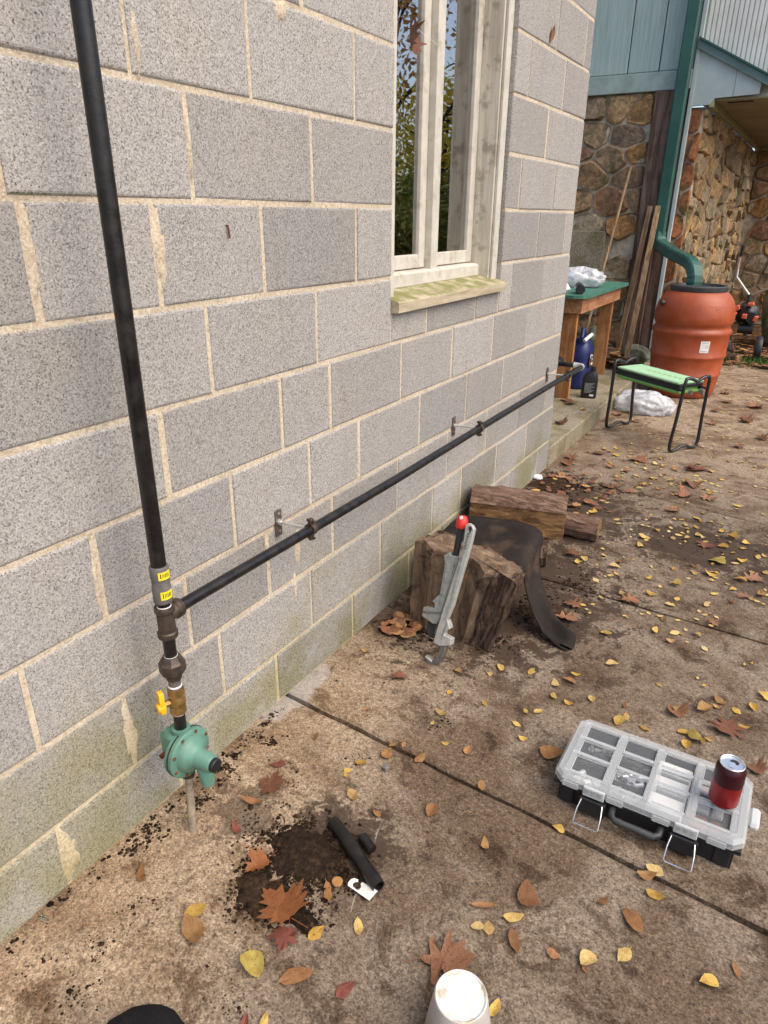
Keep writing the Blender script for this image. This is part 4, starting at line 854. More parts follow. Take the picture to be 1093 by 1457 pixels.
def log(name, a, b, poly, label, bark_idx, seed, matb='log_bark', mats='log_split'):
    """split log: cross-section poly (u sideways, v up) swept from a to b"""
    a = Vector(a); b = Vector(b); t_ = (b-a).normalized(); s_ = Vector((0,0,1)).cross(t_).normalized(); u_ = t_.cross(s_)
    root = thing(name, label, 'log', ((a+b)/2).to_tuple())
    P2 = []
    for i, p in enumerate(poly):
        q = poly[(i+1) % len(poly)]
        for k in range(3): P2.append((p[0]+(q[0]-p[0])*k/3, p[1]+(q[1]-p[1])*k/3))
    rg = []
    for k in range(13):
        f = k/12; c_ = a.lerp(b, f); row = []
        for (p, q) in P2:
            w_ = c_+s_*p+u_*q; e = 1+.07*fnoise(w_, 16, seed)+.04*fnoise(w_, 45, seed+1); row.append(c_+s_*p*e+u_*q*e+t_*(.006*fnoise((p*40, q*40, k), 1, seed) if k in (0, 12) else 0))
        rg.append(row)
    obj('split_wood', loft(rg), mats, root, True)
    i0, i1 = bark_idx; vs = []; cols = list(range(i0*3, i1*3+1))
    for k in range(25):
        f = k/24; c_ = a.lerp(b, f)
        for ii in cols:
            p, q = P2[ii % len(P2)]; w_ = c_+s_*p+u_*q; e = 1+.07*fnoise(w_, 16, seed)+.04*fnoise(w_, 45, seed+1); d_ = (s_*p+u_*q).normalized()
            vs.append(c_+s_*p*e+u_*q*e+d_*(.007+.007*fnoise(w_, 38, seed+4)))
        for ii in cols:
            p, q = P2[ii % len(P2)]; vs.append(c_+s_*p*.85+u_*q*.85)
    n = len(cols); W2 = 2*n; fs = []
    for k in range(24):
        for j in range(n-1): fs += [(k*W2+j, k*W2+j+1, (k+1)*W2+j+1, (k+1)*W2+j)]
        fs += [(k*W2, (k+1)*W2, (k+1)*W2+n, k*W2+n), (k*W2+n-1, k*W2+2*n-1, (k+1)*W2+2*n-1, (k+1)*W2+n-1)]
    for k in (0, 24): fs += [(k*W2+j, k*W2+j+1, k*W2+n+j+1, k*W2+n+j) for j in range(n-1)]
    mb = MB(); mb.add(vs, fs); obj('bark', mb, matb, root, True)
    return root
log('split_log', (.035, 2.62, .195), (.425, 2.725, .188), [(-.078, .036), (-.072, -.083), (.0, -.088), (.080, -.07), (.092, .0), (.074, .052), (.018, .080), (-.038, .078)], 'split log with reddish bark lying on top of the other logs', (4, 8), 3)
log('lower_log', (.06, 2.93, .052), (.525, 2.955, .052), [(.050*math.cos(R(a)), .050*math.sin(R(a))) for a in range(-60, 300, 40)], 'thin log with pale bark on the concrete, under the split log end', (1, 8), 5)
log('short_log', (.02, 2.50, .053), (.40, 2.60, .052), [(.048*math.cos(R(a)), .050*math.sin(R(a))) for a in range(-60, 300, 40)], 'dark stubby log under the split log, beside the rubber mat', (1, 8), 6, 'bark')
log('back_log', (.03, 2.27, .09), (.37, 2.32, .085), [(.075*math.cos(R(a)), .085*math.sin(R(a))) for a in range(-70, 290, 40)], 'round log hidden beneath the rubber mat behind the half log', (1, 8), 7, 'bark')
# rubber mat draped over
path = [(.045, .20, 2.10, 2.32), (.07, .26, 2.10, 2.33), (.11, .305, 2.10, 2.34), (.19, .318, 2.10, 2.34), (.28, .327, 2.10, 2.34), (.36, .334, 2.10, 2.34), (.415, .334, 2.10, 2.335), (.445, .316, 2.10, 2.33), (.458, .28, 2.10, 2.32), (.455, .235, 2.10, 2.30), (.455, .18, 2.10, 2.27), (.475, .12, 2.085, 2.23), (.515, .065, 2.06, 2.18), (.57, .027, 2.03, 2.13), (.625, .010, 2.015, 2.10), (.668, .006, 2.01, 2.08)]
LOWER = [.02, .04, .05, .055, .055, .055, .055, .05, .035, .02, 0, 0, 0, 0, 0, 0]; path = [(a, b-l, c_, d) for (a, b, c_, d), l in zip(path, LOWER)]
DROP = [.02, .03, .05, .06, .06, .06, .05, .04, .02, .01, 0, 0, 0, 0, 0, 0]
m_ = MB(); vs = []; n = 9; th = .005
for k, (x, z, y0, y1) in enumerate(path):
    a = path[max(k-1, 0)]; b = path[min(k+1, len(path)-1)]; t_ = Vector((b[0]-a[0], 0, b[1]-a[1])).normalized(); nn = Vector((-t_.z, 0, t_.x))
    for s_ in (0, 1):
        for j in range(n):
            f = j/(n-1); fold = .016*math.sin(f*math.pi*1.7+k*.2)*min(1, max(0, (k-7)/5)) + .006*math.sin(f*5+k*.7)
            vs.append(Vector((x, y0+(y1-y0)*f, max(z-DROP[k]*(1-f)**1.6, .006)))+nn*(fold+th*s_)+Vector((.02*math.sin(f*3)*min(1, max(0, (k-8)/4)), 0, .012*f*(k/15)**3)))
W_ = 2*n; fs = []
for k in range(len(path)-1):
    for j in range(n-1): fs += [(k*W_+j, k*W_+j+1, (k+1)*W_+j+1, (k+1)*W_+j), (k*W_+n+j, (k+1)*W_+n+j, (k+1)*W_+n+j+1, k*W_+n+j+1)]
    fs += [(k*W_, (k+1)*W_, (k+1)*W_+n, k*W_+n), (k*W_+n-1, k*W_+2*n-1, (k+1)*W_+2*n-1, (k+1)*W_+n-1)]
for k in (0, len(path)-1): fs += [(k*W_+j, k*W_+j+1, k*W_+n+j+1, k*W_+n+j) for j in range(n-1)]
vs = [(p[0], p[1], max(p[2], .002)) for p in vs]
m_.add(vs, fs); rmat = tag(obj('rubber_mat', m_, 'rubber', None, 'all'), 'dark rubber mat strip draped over the logs and trailing onto the concrete', 'rubber mat')
# pipe wrench leaning on the half log
W0 = Vector((.316, 1.728, .0)); wdir = Vector((.05, .158, .466)).normalized(); wside = Vector((1, 0, 0)); wn_ = wside.cross(wdir).normalized()
if wn_.y > 0: wn_ = -wn_
def wpx(a, b): return gplane(580+a/6.333, 720+b/6.333, W0, wn_)
wr = thing('pipe_wrench', 'large grey pipe wrench with black grip and red end leaning on the half log', 'wrench', W0.to_tuple())
def wpoly(pts, th, off, mat, nm, par=None):
    m_ = MB(); m_.prism([wpx(*p)+wn_*(off-th/2) for p in pts], wn_*th); o = obj(nm, m_, mat, par or wr)
    if th > .01:
        bv = o.modifiers.new('bevel', 'BEVEL'); bv.width = .0028; bv.segments = 3; bv.limit_method = 'ANGLE'; bv.angle_limit = R(35)
        for p_ in o.data.polygons: p_.use_smooth = True
        o.data.set_sharp_from_angle(angle=R(50))
    return o
bar = wpoly([(548,165),(575,152),(605,170),(626,208),(600,325),(545,520),(440,885),(388,1010),(330,1190),(318,1235),(258,1212),(280,1130),(330,970),(450,600),(520,370)], .020, .014, 'wrenchbar', 'hook_shank')
wpoly([(575,185),(600,180),(606,205),(590,240)], .003, .0245, 'ink', 'lanyard_hole', bar)
for k in range(6): wpoly([(560-k*7, 248+k*26), (590-k*7, 232+k*26), (588-k*7, 246+k*26), (560-k*7, 262+k*26)], .002, .0245, 'steelworn', 'shank_rib', bar)
wpoly([(528,380),(545,385),(420,880),(372,1010),(360,1005),(410,860)], .003, .0252, 'wrench', 'shank_groove', bar)
wpoly([(388,1012),(412,1095),(365,1118),(358,1150),(426,1184),(416,1246),(320,1250),(262,1218),(330,1190)], .030, .012, 'wrenchbar', 'heel_jaw')
wpoly([(320,1248),(375,1250),(342,1352),(312,1408),(245,1430),(190,1395),(180,1345),(248,1384),(288,1360)], .026, .010, 'steelworn', 'hook_jaw')
wpoly([(185,1335),(248,1384),(240,1395),(180,1350)], .028, .010, 'wrenchbar', 'jaw_teeth')
body = wpoly([(335,440),(395,412),(397,440),(470,455),(440,600),(402,720),(332,965),(272,1062),(236,1056),(138,988),(154,905),(250,914),(256,876),(228,855),(300,790),(326,640),(345,500)], .032, -.006, 'wrench', 'body')
wpoly([(360,500),(440,500),(415,600),(385,720),(318,945),(285,935),(345,720)], .004, .011, 'wrench', 'body_rib', body)
wpoly([(155,940),(330,955),(320,968),(150,955)], .003, .0115, 'steelworn', 'body_seam', body)
wpoly([(175,1040),(270,1065),(275,1180),(245,1200),(185,1180),(160,1120)], .024, -.016, 'regdark', 'spring_loop')
m_ = MB(); nz = [wpx(300, 1010)-wn_*.012, wpx(255, 1160)-wn_*.012]; m_.tube([nz[0].lerp(nz[1], k/14) for k in range(15)], [.0135 if k % 2 else .0118 for k in range(15)], 16); obj('adjusting_nut', m_, 'steelworn', wr)
m_ = MB(); m_.tube([wpx(430, 445)-wn_*.004, wpx(478, 200)-wn_*.004], [.0105, .0125], 14); obj('grip', m_, 'blackplastic', wr, True)
m_ = MB(); a, b = wpx(480, 205)-wn_*.004, wpx(494, 85)-wn_*.004; m_.tube([a, a.lerp(b, .15), a.lerp(b, .55), a.lerp(b, .9), b], [.016, .0195, .0195, .015, .006], 18); rc = obj('end_cap', m_, 'red', wr, True)
m_ = MB(); c_ = wpx(497, 105)+wn_*.0115; m_.tube([c_-wn_*.004, c_+wn_*.002], .0055, 12); obj('hang_hole', m_, 'white', rc)

# ------------------------------------------------------------------ parts organiser case and can
cs = thing('parts_case', 'black parts organiser case with clear divided lid and wire latches', 'case', (1.047, 1.478, 0))
X0, X1, Y0, Y1 = .846, 1.250, 1.372, 1.588
m_ = MB(); 
m_.box((X0, Y0, .0), (X1, Y1, .006)); m_.box((X0, Y0, .006), (X0+.004, Y1, .066)); m_.box((X1-.004, Y0, .006), (X1, Y1, .066)); m_.box((X0+.004, Y0, .006), (X1-.004, Y0+.004, .066)); m_.box((X0+.004, Y1-.004, .006), (X1-.004, Y1, .066))
m_.box((X0-.012, Y0-.012, .058), (X0, Y1+.012, .068)); m_.box((X1, Y0-.012, .058), (X1+.012, Y1+.012, .068)); m_.box((X0, Y0-.012, .058), (X1, Y0, .068)); m_.box((X0, Y1, .058), (X1, Y1+.012, .068)); base = obj('base', m_, 'blackplastic', cs)
for k in range(5):
    m_ = MB(); xx = X0+.012+k*.0; 
for (xa, xb) in ((X0+.004, X0+.040), (X1-.040, X1-.004)):
    m_ = MB(); m_.box((xa, Y0-.007, .002), (xb, Y0-.0002, .055), .003); obj('corner_rib', m_, 'blackplastic', base)
cup_c = ['darkgrey', 'steelworn', 'galvdull', 'iron', 'white', 'whitefilm']
colx = [X0+.018, X0+.108, X0+.205, X0+.300, X1-.018]; rowy = [Y0+.018, Y0+.082, Y0+.146, Y1-.014]
r_ = random.Random(5)
kind = {(0,0):'galv',(0,1):'iron',(0,2):'galvdull',(1,0):'steelworn',(1,1):'alu',(1,2):'iron',(2,0):'white',(2,1):'white',(2,2):'white',(3,0):'leaf_red',(3,1):'greyink',(3,2):'greyink'}
for i in range(4):
    for j in range(3):
        m_ = MB(); a = (colx[i]-.005, rowy[j]-.003); b = (colx[i+1]-.010, rowy[j+1]-.008)
        m_.box((a[0], a[1], .0065), (b[0], b[1], .009)); m_.box((a[0], a[1], .009), (a[0]+.002, b[1], .05)); m_.box((b[0]-.002, a[1], .009), (b[0], b[1], .05)); m_.box((a[0]+.002, a[1], .009), (b[0]-.002, a[1]+.002, .05)); m_.box((a[0]+.002, b[1]-.002, .009), (b[0]-.002, b[1], .05))
        bn = obj('bin', m_, 'blackplastic', cs)
        m_ = MB(); kd = kind[(i, j)]
        if kd == 'white':
            m_.box((a[0]+.004, a[1]+.004, .010), (b[0]-.004, b[1]-.004, .074), .004)
        elif kd in ('leaf_red', 'greyink'):
            for q in range(2): m_.box((a[0]+.006+q*.045, a[1]+.005, .010), (a[0]+.044+q*.045 if q == 0 else b[0]-.006, b[1]-.006, .058), .004)
        else:
            for q in range(14):
                cxx, cyy = r_.uniform(a[0]+.014, b[0]-.014), r_.uniform(a[1]+.012, b[1]-.012); an = r_.uniform(0, 6.3)
                if q % 3: m_.tube([(cxx-math.cos(an)*.011, cyy-math.sin(an)*.009, .022+q*.0026), (cxx+math.cos(an)*.013, cyy+math.sin(an)*.010, .024+q*.0026)], r_.uniform(.003, .0085), 8)
                else: m_.lathe([(.006, -.002), (.010, -.002), (.010, .004), (.006, .004)], (cxx, cyy, .024+q*.0026), (math.cos(an)*.3, math.sin(an)*.3, 1), 10)
        obj('contents', m_, 'red' if False else ('rust' if kd == 'leaf_red' else kd), bn, True)
# lid: grid of ribs, clear windows, skirt
LX0, LX1, LY0, LY1, LZ = X0-.016, X1+.016, Y0-.016, Y1+.016, .092
lid = MB(); ch = .022
def rim_poly(x0, x1, y0, y1, c_, z): return [(x0+c_, y0, z), (x1-c_, y0, z), (x1, y0+c_, z), (x1, y1-c_, z), (x1-c_, y1, z), (x0+c_, y1, z), (x0, y1-c_, z), (x0, y0+c_, z)]
r0 = rim_poly(LX0, LX1, LY0, LY1, ch, .0685); r1 = rim_poly(LX0, LX1, LY0, LY1, ch, LZ-.008); r2 = rim_poly(LX0+.007, LX1-.007, LY0+.007, LY1-.007, ch-.003, LZ); r3 = rim_poly(X0+.004, X1-.004, Y0+.004, Y1-.003, ch-.008, LZ); r4 = rim_poly(X0+.004, X1-.004, Y0+.004, Y1-.003, ch-.008, LZ-.004); r5 = rim_poly(LX0+.004, LX1-.004, LY0+.004, LY1-.004, ch-.002, LZ-.012); r6 = rim_poly(LX0+.004, LX1-.004, LY0+.004, LY1-.004, ch-.002, .0685)
vs = r0+r1+r2+r3+r4+r5+r6; fs = [(i*8+j, i*8+(j+1) % 8, ((i+1) % 7)*8+(j+1) % 8, ((i+1) % 7)*8+j) for i in range(7) for j in range(8)]
lid.add(vs, fs); lido = obj('lid', lid, 'lid', cs)
gxs = [X0+.0045]+[(colx[i]) for i in (1, 2, 3)]+[X1-.0045]
m_ = MB()
for i in (1, 2, 3): m_.box((colx[i]-.0095, Y0+.0045, LZ-.003), (colx[i]+.0095, Y1-.0035, LZ+.0015), .001)
cxs = [X0+.0045]+[v for i in (1, 2, 3) for v in (colx[i]-.0096, colx[i]+.0096)]+[X1-.0045]
for i in range(4):
    a, b = cxs[2*i], cxs[2*i+1]
    for yy in (rowy[1], rowy[2]): m_.box((a, yy-.006, LZ-.003), (b, yy+.006, LZ+.0012), .001)
    m_.box((a, Y0+.0045, LZ-.003), (b, rowy[0]-.002, LZ+.0012), .001); m_.box((a, rowy[3]+.001, LZ-.003), (b, Y1-.0035, LZ+.0012), .001)
m_.box((X0+.0046, rowy[0]-.0018, LZ-.003), (X0+.018, rowy[3]+.0008, LZ+.001)); m_.box((X1-.018, rowy[0]-.0018, LZ-.003), (X1-.0046, rowy[3]+.0008, LZ+.001))
obj('lid_ribs', m_, 'lid', lido)
for i in range(4):
    for j in range(3):
        a = cxs[2*i]+(.0137 if i == 0 else .0003); b = cxs[2*i+1]-(.0137 if i == 3 else .0003); y0 = (rowy[j]+.0062 if j else rowy[0]-.0016); y1 = (rowy[j+1]-.0062 if j < 2 else rowy[3]+.0006)
        m_ = MB(); m_.box((a, y0, LZ-.010), (b, y1, LZ-.008)); obj('lid_window', m_, 'lidpane', lido)
        m_ = MB()
        for (p0, p1) in (((a, y0), (b, y0+.0012)), ((a, y1-.0012), (b, y1)), ((a, y0+.0012), (a+.0012, y1-.0012)), ((b-.0012, y0+.0012), (b, y1-.0012))): m_.box((p0[0], p0[1], LZ-.0079), (p1[0], p1[1], LZ-.0031))
        obj('window_edge', m_, 'clip', lido)
for xx in (X0+.088, X1-.105):
    m_ = MB(); m_.box((xx-.026, LY0-.008, .062), (xx+.026, LY0-.0005, .090), .002); cl = obj('latch', m_, 'clip', cs)
    for q in range(3): mm = MB(); mm.box((xx-.020+q*.015, LY0-.0095, .074), (xx-.011+q*.015, LY0-.0082, .086)); obj('latch_slot', mm, 'greyink', cl)
    m_ = MB(); m_.box((xx-.032, LY0-.010, .010), (xx+.032, LY0+.014, .056), .003); obj('latch_block', m_, 'blackplastic', cs)
    m_ = MB(); m_.tube([(xx-.025, LY0-.008, .052), (xx-.029, LY0-.028, .036), (xx-.030, LY0-.048, .012), (xx-.027, LY0-.050, .009), (xx+.027, LY0-.050, .009), (xx+.030, LY0-.048, .012), (xx+.029, LY0-.028, .036), (xx+.025, LY0-.008, .052)], .0017, 8); obj('latch_wire', m_, 'wire', cs, True)
for xx in (X0+.030, X0+.138, X1-.160, X1-.040):
    m_ = MB(); m_.box((xx-.020, LY0-.006, .066), (xx+.020, LY0-.0005, .084), .002); obj('lid_tab', m_, 'lid', lido)
m_ = MB(); hx0, hx1 = X0+.135, X1-.155; m_.tube([(hx0, Y0-.006, .042), (hx0+.002, Y0-.026, .038), (hx0+.012, Y0-.034, .034), (hx1-.012, Y0-.034, .034), (hx1-.002, Y0-.026, .038), (hx1, Y0-.006, .042)], .0085, 10); obj('handle', m_, 'darkgrey', cs, True)
m_ = MB(); m_.box((LX1+.0005, Y0+.075, .060), (LX1+.024, Y0+.140, .078), .006); obj('side_latch', m_, 'clip', cs)
# drink can
q = gz(1026, 1150, LZ+.0016); ccx, ccy = q.x, q.y+.022; cz = LZ+.0017
can = thing('drink_can', 'red and maroon drink can standing on the clear case lid', 'can', (ccx, ccy, cz))
m_ = MB(); m_.lathe([(.0235, .0), (.026, .003), (.0325, .011), (.033, .014), (.033, .103), (.0322, .107), (.0275, .1165), (.0268, .1175)], n=36, cap=False); obj('body', m_, 'can', can, True, loc=(0,0,0))
m_ = MB(); m_.lathe([(.0268, .1174), (.0275, .1185), (.0275, .1205), (.0265, .1212), (.0252, .1205), (.0245, .1165), (.0, .1168)], n=36, cap=False); top = obj('can_top', m_, 'alu', can, True, loc=(0,0,0))
m_ = MB(); m_.prism([(.004+.010*math.cos(R(a)), .008+.0075*math.sin(R(a)), .1170) for a in range(0, 360, 24)], (0, 0, .0006)); obj('mouth', m_, 'ink', top, loc=(0,0,0))
m_ = MB(); m_.prism([(-.006, -.014, .1178), (.006, -.014, .1178), (.0075, -.004, .1182), (.005, .003, .1186), (-.005, .003, .1186), (-.0075, -.004, .1182)], (0, 0, .0009)); obj('pull_tab', m_, 'alu', top, loc=(0,0,0))

# ------------------------------------------------------------------ loose pipe nipple, tag, soil, cup, cloth
a, b = gz(474, 1168, .017), gz(539, 1262, .017); d_ = (b-a).normalized()
nip = thing('loose_pipe', 'short loose black pipe lying across the soil patch', 'pipe', ((a+b)/2-Vector((0,0,.017))).to_tuple())
m_ = MB(); n = 20; u_ = d_.orthogonal().normalized(); 
m_.lathe([(.0135, 0), (.0150, .003), (.0162, .018), (.0165, .02), (.0165, .18*0+(b-a).length-.02), (.0162, (b-a).length-.018), (.0150, (b-a).length-.001), (.0125, (b-a).length), (.0125, (b-a).length-.05), (.0, (b-a).length-.052)], a, d_, 22, cap=False); obj('pipe_wall', m_, 'pipe', nip, True)
q = gz(520, 1200, .012); m_ = MB(); m_.lathe([(.008, -.022), (.0125, -.021), (.0125, .021), (.0105, .022)], (q.x+.004, q.y+.002, .0128), d_, 16); tag(obj('pipe_plug', m_, 'pipe', None, True), 'stubby black pipe plug lying next to the loose pipe', 'pipe fitting')
q = gz(516, 1268, .004); dz = Vector((0, 0, 1)); ex = (gz(535, 1275)-gz(506, 1255)).normalized(); ey = Vector((-ex.y, ex.x, 0))
m_ = MB(); out = [(-.034, -.010), (-.026, -.0145), (.030, -.0145), (.031, .0145), (-.010, .0145), (-.013, .007), (-.022, .007), (-.0265, .002), (-.022, -.004), (-.012, -.004), (-.009, .0), (-.007, -.006), (-.013, -.0095), (-.024, -.0095), (-.030, -.004), (-.031, .004), (-.027, .0125), (-.033, .010), (-.037, .003), (-.037, -.005)]
out = [(-.030, -.0145), (.030, -.0145), (.031, .0145), (-.012, .0145), (-.0125, .009), (-.007, .004), (-.0065, -.004), (-.011, -.009), (-.020, -.009), (-.0245, -.004), (-.024, .003), (-.019, .008), (-.022, .0125), (-.030, .008), (-.0335, .0), (-.033, -.009)]
n = len(out); vs = []
for zz in (0, .0008):
    for (p, r_) in out: vs.append(q+ex*p+ey*r_+dz*(zz+.003+.006*(p/.03)**2))
m_.add(vs, [tuple(range(n))[::-1], tuple(range(n, 2*n))]+[(j, (j+1) % n, n+(j+1) % n, n+j) for j in range(n)])
wt = tag(obj('price_tag', m_, 'white'), 'white hook-shaped paper tag lying beside the loose pipe end', 'tag')
m_ = MB()
for k in range(4):
    y_ = .006-k*.005; pp = [(.004, y_), (.024, y_), (.024, y_+.0015), (.004, y_+.0015)]; m_.prism([q+ex*p+ey*r_+dz*(.0042+.006*(p/.03)**2) for p, r_ in pp], dz*.0004)
obj('tag_print', m_, 'greyink', wt)
# loose nut
q = gz(549, 1096); m_ = MB(); m_.lathe([(.006, 0), (.0105, .001), (.0105, .015), (.006, .016)], (q.x, q.y, 0), n=6); tag(obj('hex_nut', m_, 'galvdull'), 'small dull metal hex plug on bare concrete', 'nut')
q = gz(480, 1257); m_ = MB(); m_.lathe([(.012, 0), (.0125, .004), (.011, .006), (.004, .0055)], (q.x, q.y, .003), n=18); tag(obj('acorn_cap', m_, 'leaf_tan', None, True), 'small round brown cap lying in the soil patch', 'acorn cap')
q = gz(63, 1308); m_ = MB(); m_.tube([(q.x-.014, q.y-.006, .002), (q.x+.013, q.y-.002, .002), (q.x+.016, q.y+.002, .002), (q.x+.012, q.y+.006, .002), (q.x-.012, q.y+.002, .002), (q.x-.010, q.y-.002, .002), (q.x+.006, q.y+.001, .002)], .0012, 6); tag(obj('paper_clip', m_, 'wire', None, True), 'small bright wire clip by the foot of the block wall', 'clip')
q = gz(765, 682); tag(blob('paper_scrap', (q.x, q.y, .012), (.030, .022, .016), 'whitefilm', 12, .5, 3, n=14, flat=-.011), 'crumpled white scrap on the soil by the wall corner', 'paper scrap')
# upturned cup
q = gz(656, 1417, .118); cu = thing('paper_cup', 'upturned white cup with brown stains on its base', 'cup', (q.x, q.y, 0))
m_ = MB(); m_.lathe([(.062, .001), (.063, .003), (.0475, .116), (.046, .119)], (0, 0, 0), n=40, cap=False); obj('cup_wall', m_, 'cupside', cu, True, loc=(0,0,0))
m_ = MB(); m_.lathe([(.0462, .1185), (.0445, .1205), (.0425, .1195), (.041, .1175), (0, .1175)], (0, 0, 0), n=40, cap=False); obj('cup_base', m_, 'cup', cu, True, loc=(0,0,0))
q = gz(222, 1480, .03); tag(blob('black_hat', (q.x, q.y-.04, .038), (.085, .085, .05), 'fabric', 21, .12, 2.2, ridge=False, flat=-.036), 'black fabric hat lying on the concrete near the wall', 'hat')

# soil patches: clods
def clods(name, spots, label, seed, mat='soil', kind='stuff', sub=None):
    r_ = random.Random(seed); mb = MB()
    for (cx_, cy_, ax, ay, n, s0, s1) in spots:
        for _ in range(n):
            while True:
                gx_, gy_ = r_.gauss(0, .5), r_.gauss(0, .5)
                if math.hypot(gx_, gy_) < 1.3+.5*fnoise((gx_*1.3, gy_*1.3, seed), 1.6, seed): break
            if fnoise((cx_+gx_*ax, cy_+gy_*ay, 0), 22, seed) < -.18: continue
            x, y = cx_+gx_*ax, cy_+gy_*ay; s_ = r_.uniform(s0, s1)*(1.35-.5*min(1, math.hypot(gx_, gy_)))*(1 if r_.random() < .85 else 1.8)
            if x < .004: continue
            an = r_.uniform(0, 6.3); vs = []
            for (p, q_, z) in ((1,0,0),(.3,.9,0),(-.8,.6,0),(-.7,-.7,0),(.4,-.9,0),(.2,.1,.75),(-.3,-.1,.6)):
                p *= r_.uniform(.6, 1.2); q_ *= r_.uniform(.6, 1.2); vs.append((x+(p*math.cos(an)-q_*math.sin(an))*s_, y+(p*math.sin(an)+q_*math.cos(an))*s_, z*s_*r_.uniform(.5, 1)+.0005))
            mb.add(vs, [(0,1,5),(1,2,6,5),(2,3,6),(3,4,6),(4,0,5,6)])
    o = obj(name, mb, mat); tag(o, label, 'soil', kind=kind); return o
def mound(mb, cx_, cy_, ax, ay, h, seed, n=30):
    vs = [(cx_, cy_, h)]
    for k, f in enumerate((.35, .7, 1.0)):
        for j in range(n):
            a = 2*math.pi*j/n; w_ = 1+.5*fnoise((math.cos(a)*1.5, math.sin(a)*1.5, seed), 1.3, seed)+.25*fnoise((math.cos(a)*4, math.sin(a)*4, seed), 1.3, seed+2)
            vs.append((cx_+math.cos(a)*ax*w_*f, cy_+math.sin(a)*ay*w_*f, (h*(1-f**1.5)*(1+.4*fnoise((a*2, f*3, 1), 1, seed)) if f < 1 else -.001)))
    fs = [(0, 1+j, 1+(j+1) % n) for j in range(n)]
    for k in range(2): fs += [(1+k*n+j, 1+(k+1)*n+j, 1+(k+1)*n+(j+1) % n, 1+k*n+(j+1) % n) for j in range(n)]
    vs = [(max(v[0], .003), v[1], v[2]) for v in vs]; mb.add(vs, fs)
q1, q2, q3, q4 = gz(430, 1215), gz(375, 1265), gz(415, 1300), gz(470, 1225)
clods('soil_patch', [(q1.x, q1.y, .14, .11, 2600, .002, .006), (q2.x, q2.y, .09, .075, 900, .002, .006), (q3.x, q3.y, .08, .05, 650, .002, .005), (q4.x+.02, q4.y, .07, .06, 700, .002, .005)]+[(gz(u, v).x, gz(u, v).y, .05, .035, 110, .001, .0045) for u, v in ((300,1105),(320,1095),(285,1140),(215,1180),(185,1200),(365,1150),(455,1165),(330,1070),(380,1050))], 'dark crumbly soil spilled around the loose pipe', 4)
clods('wall_foot_dirt', [(.012+.02*random.random(), y, .03, .06, 18, .001, .0045) for y in np.arange(.1, 1.3, .06)]+[(gz(u, v).x, gz(u, v).y, .05, .05, 60, .001, .0035) for u, v in ((60,1380),(150,1350),(110,1420),(300,1400),(330,1440),(200,1300),(420,1110),(395,1060),(505,1085),(560,970),(620,1030),(480,970))], 'line of dark dirt crumbs along the foot of the block wall', 6)
clods('bark_litter', [(.14, 1.84, .12, .07, 350, .002, .008), (.42, 1.93, .12, .08, 260, .0015, .006), (.50, 2.2, .14, .18, 420, .0015, .007), (.55, 2.5, .14, .2, 260, .0015, .006), (.12, 2.5, .12, .2, 350, .002, .008), (.2, 3.1, .2, .25, 900, .002, .008), (.14, 3.5, .16, .25, 900, .002, .008), (.35, 3.6, .3, .12, 500, .001, .006), (.9, 3.15, .35, .22, 350, .001, .004)], 'dark bark crumbs and soil around the logs', 9)
m_ = MB(); mound(m_, q1.x, q1.y, .10, .075, .010, 3); mound(m_, q2.x, q2.y-.01, .065, .06, .008, 5); mound(m_, q3.x, q3.y, .06, .034, .006, 6); mound(m_, gz(505, 1200).x, gz(505, 1200).y, .035, .04, .005, 8); obj('soil_heap', m_, 'soil', C.objects['soil_patch'], 'all')
m_ = MB(); mound(m_, .17, 3.2, .13, .16, .018, 12); mound(m_, .12, 3.55, .11, .16, .015, 13); mound(m_, .12, 2.5, .11, .17, .03, 14); mound(m_, .52, 2.22, .07, .11, .012, 15); mound(m_, .11, 1.85, .075, .045, .015, 16); obj('litter_heap', m_, 'soil', C.objects['bark_litter'], 'all')

# ------------------------------------------------------------------ leaves
def leafmesh(name, half, mat, curl, seed, stem=.0):
    r_ = random.Random(seed); pts = [(x, y) for x, y in half] + [(-x, y) for x, y in half[::-1] if abs(x) > 1e-6]
    vs = []; fs = []; n = len(pts)
    def zc(x, y): return curl[0]*x*x + curl[1]*(y-.45)**2 + curl[2]*x*(y-.4) + .05*fnoise((x*3, y*3, seed), 1.4, seed)
    mid = [(0, .12), (0, .35), (0, .6), (0, .85)]
    c_ = (0, .42); vs.append((0, .42, zc(0, .42)-.03))
    for (x, y) in pts: vs.append((x*.5, c_[1]+(y-c_[1])*.5, zc(x*.5, c_[1]+(y-c_[1])*.5)-(.03 if abs(x) < .05 else 0)))
    for (x, y) in pts: kx = (1.18 if x > 0 else .86) if seed % 2 else 1.0; x2 = x*kx+r_.uniform(-.04, .04)*(abs(x) > .01); vs.append((x2, y, zc(x2, y)+r_.uniform(-.015, .03)))
    fs = [(0, 1+j, 1+(j+1) % n) for j in range(n)]+[(1+j, 1+n+j, 1+n+(j+1) % n, 1+(j+1) % n) for j in range(n)]
    if stem:
        o = len(vs); vs += [(-.012, .02, zc(0, 0)), (.012, .02, zc(0, 0)), (.01+stem*.25, -stem, zc(0, 0)+.04), (-.01+stem*.25, -stem, zc(0, 0)+.04)]; fs.append((o, o+1, o+2, o+3))
    mz = min(v[2] for v in vs); zk = .42 if len(half) > 12 else .8; vs = [(v[0], v[1]-.45, (v[2]-mz)*zk) for v in vs]
    me = bpy.data.meshes.new(name); me.from_pydata(vs, [], fs); me.update()
    for p in me.polygons: p.use_smooth = True
    me.materials.append(M[mat]); return me
OVAL = [(0, 0), (.16, .10), (.27, .26), (.31, .45), (.27, .64), (.16, .82), (.06, .94), (0, 1)]
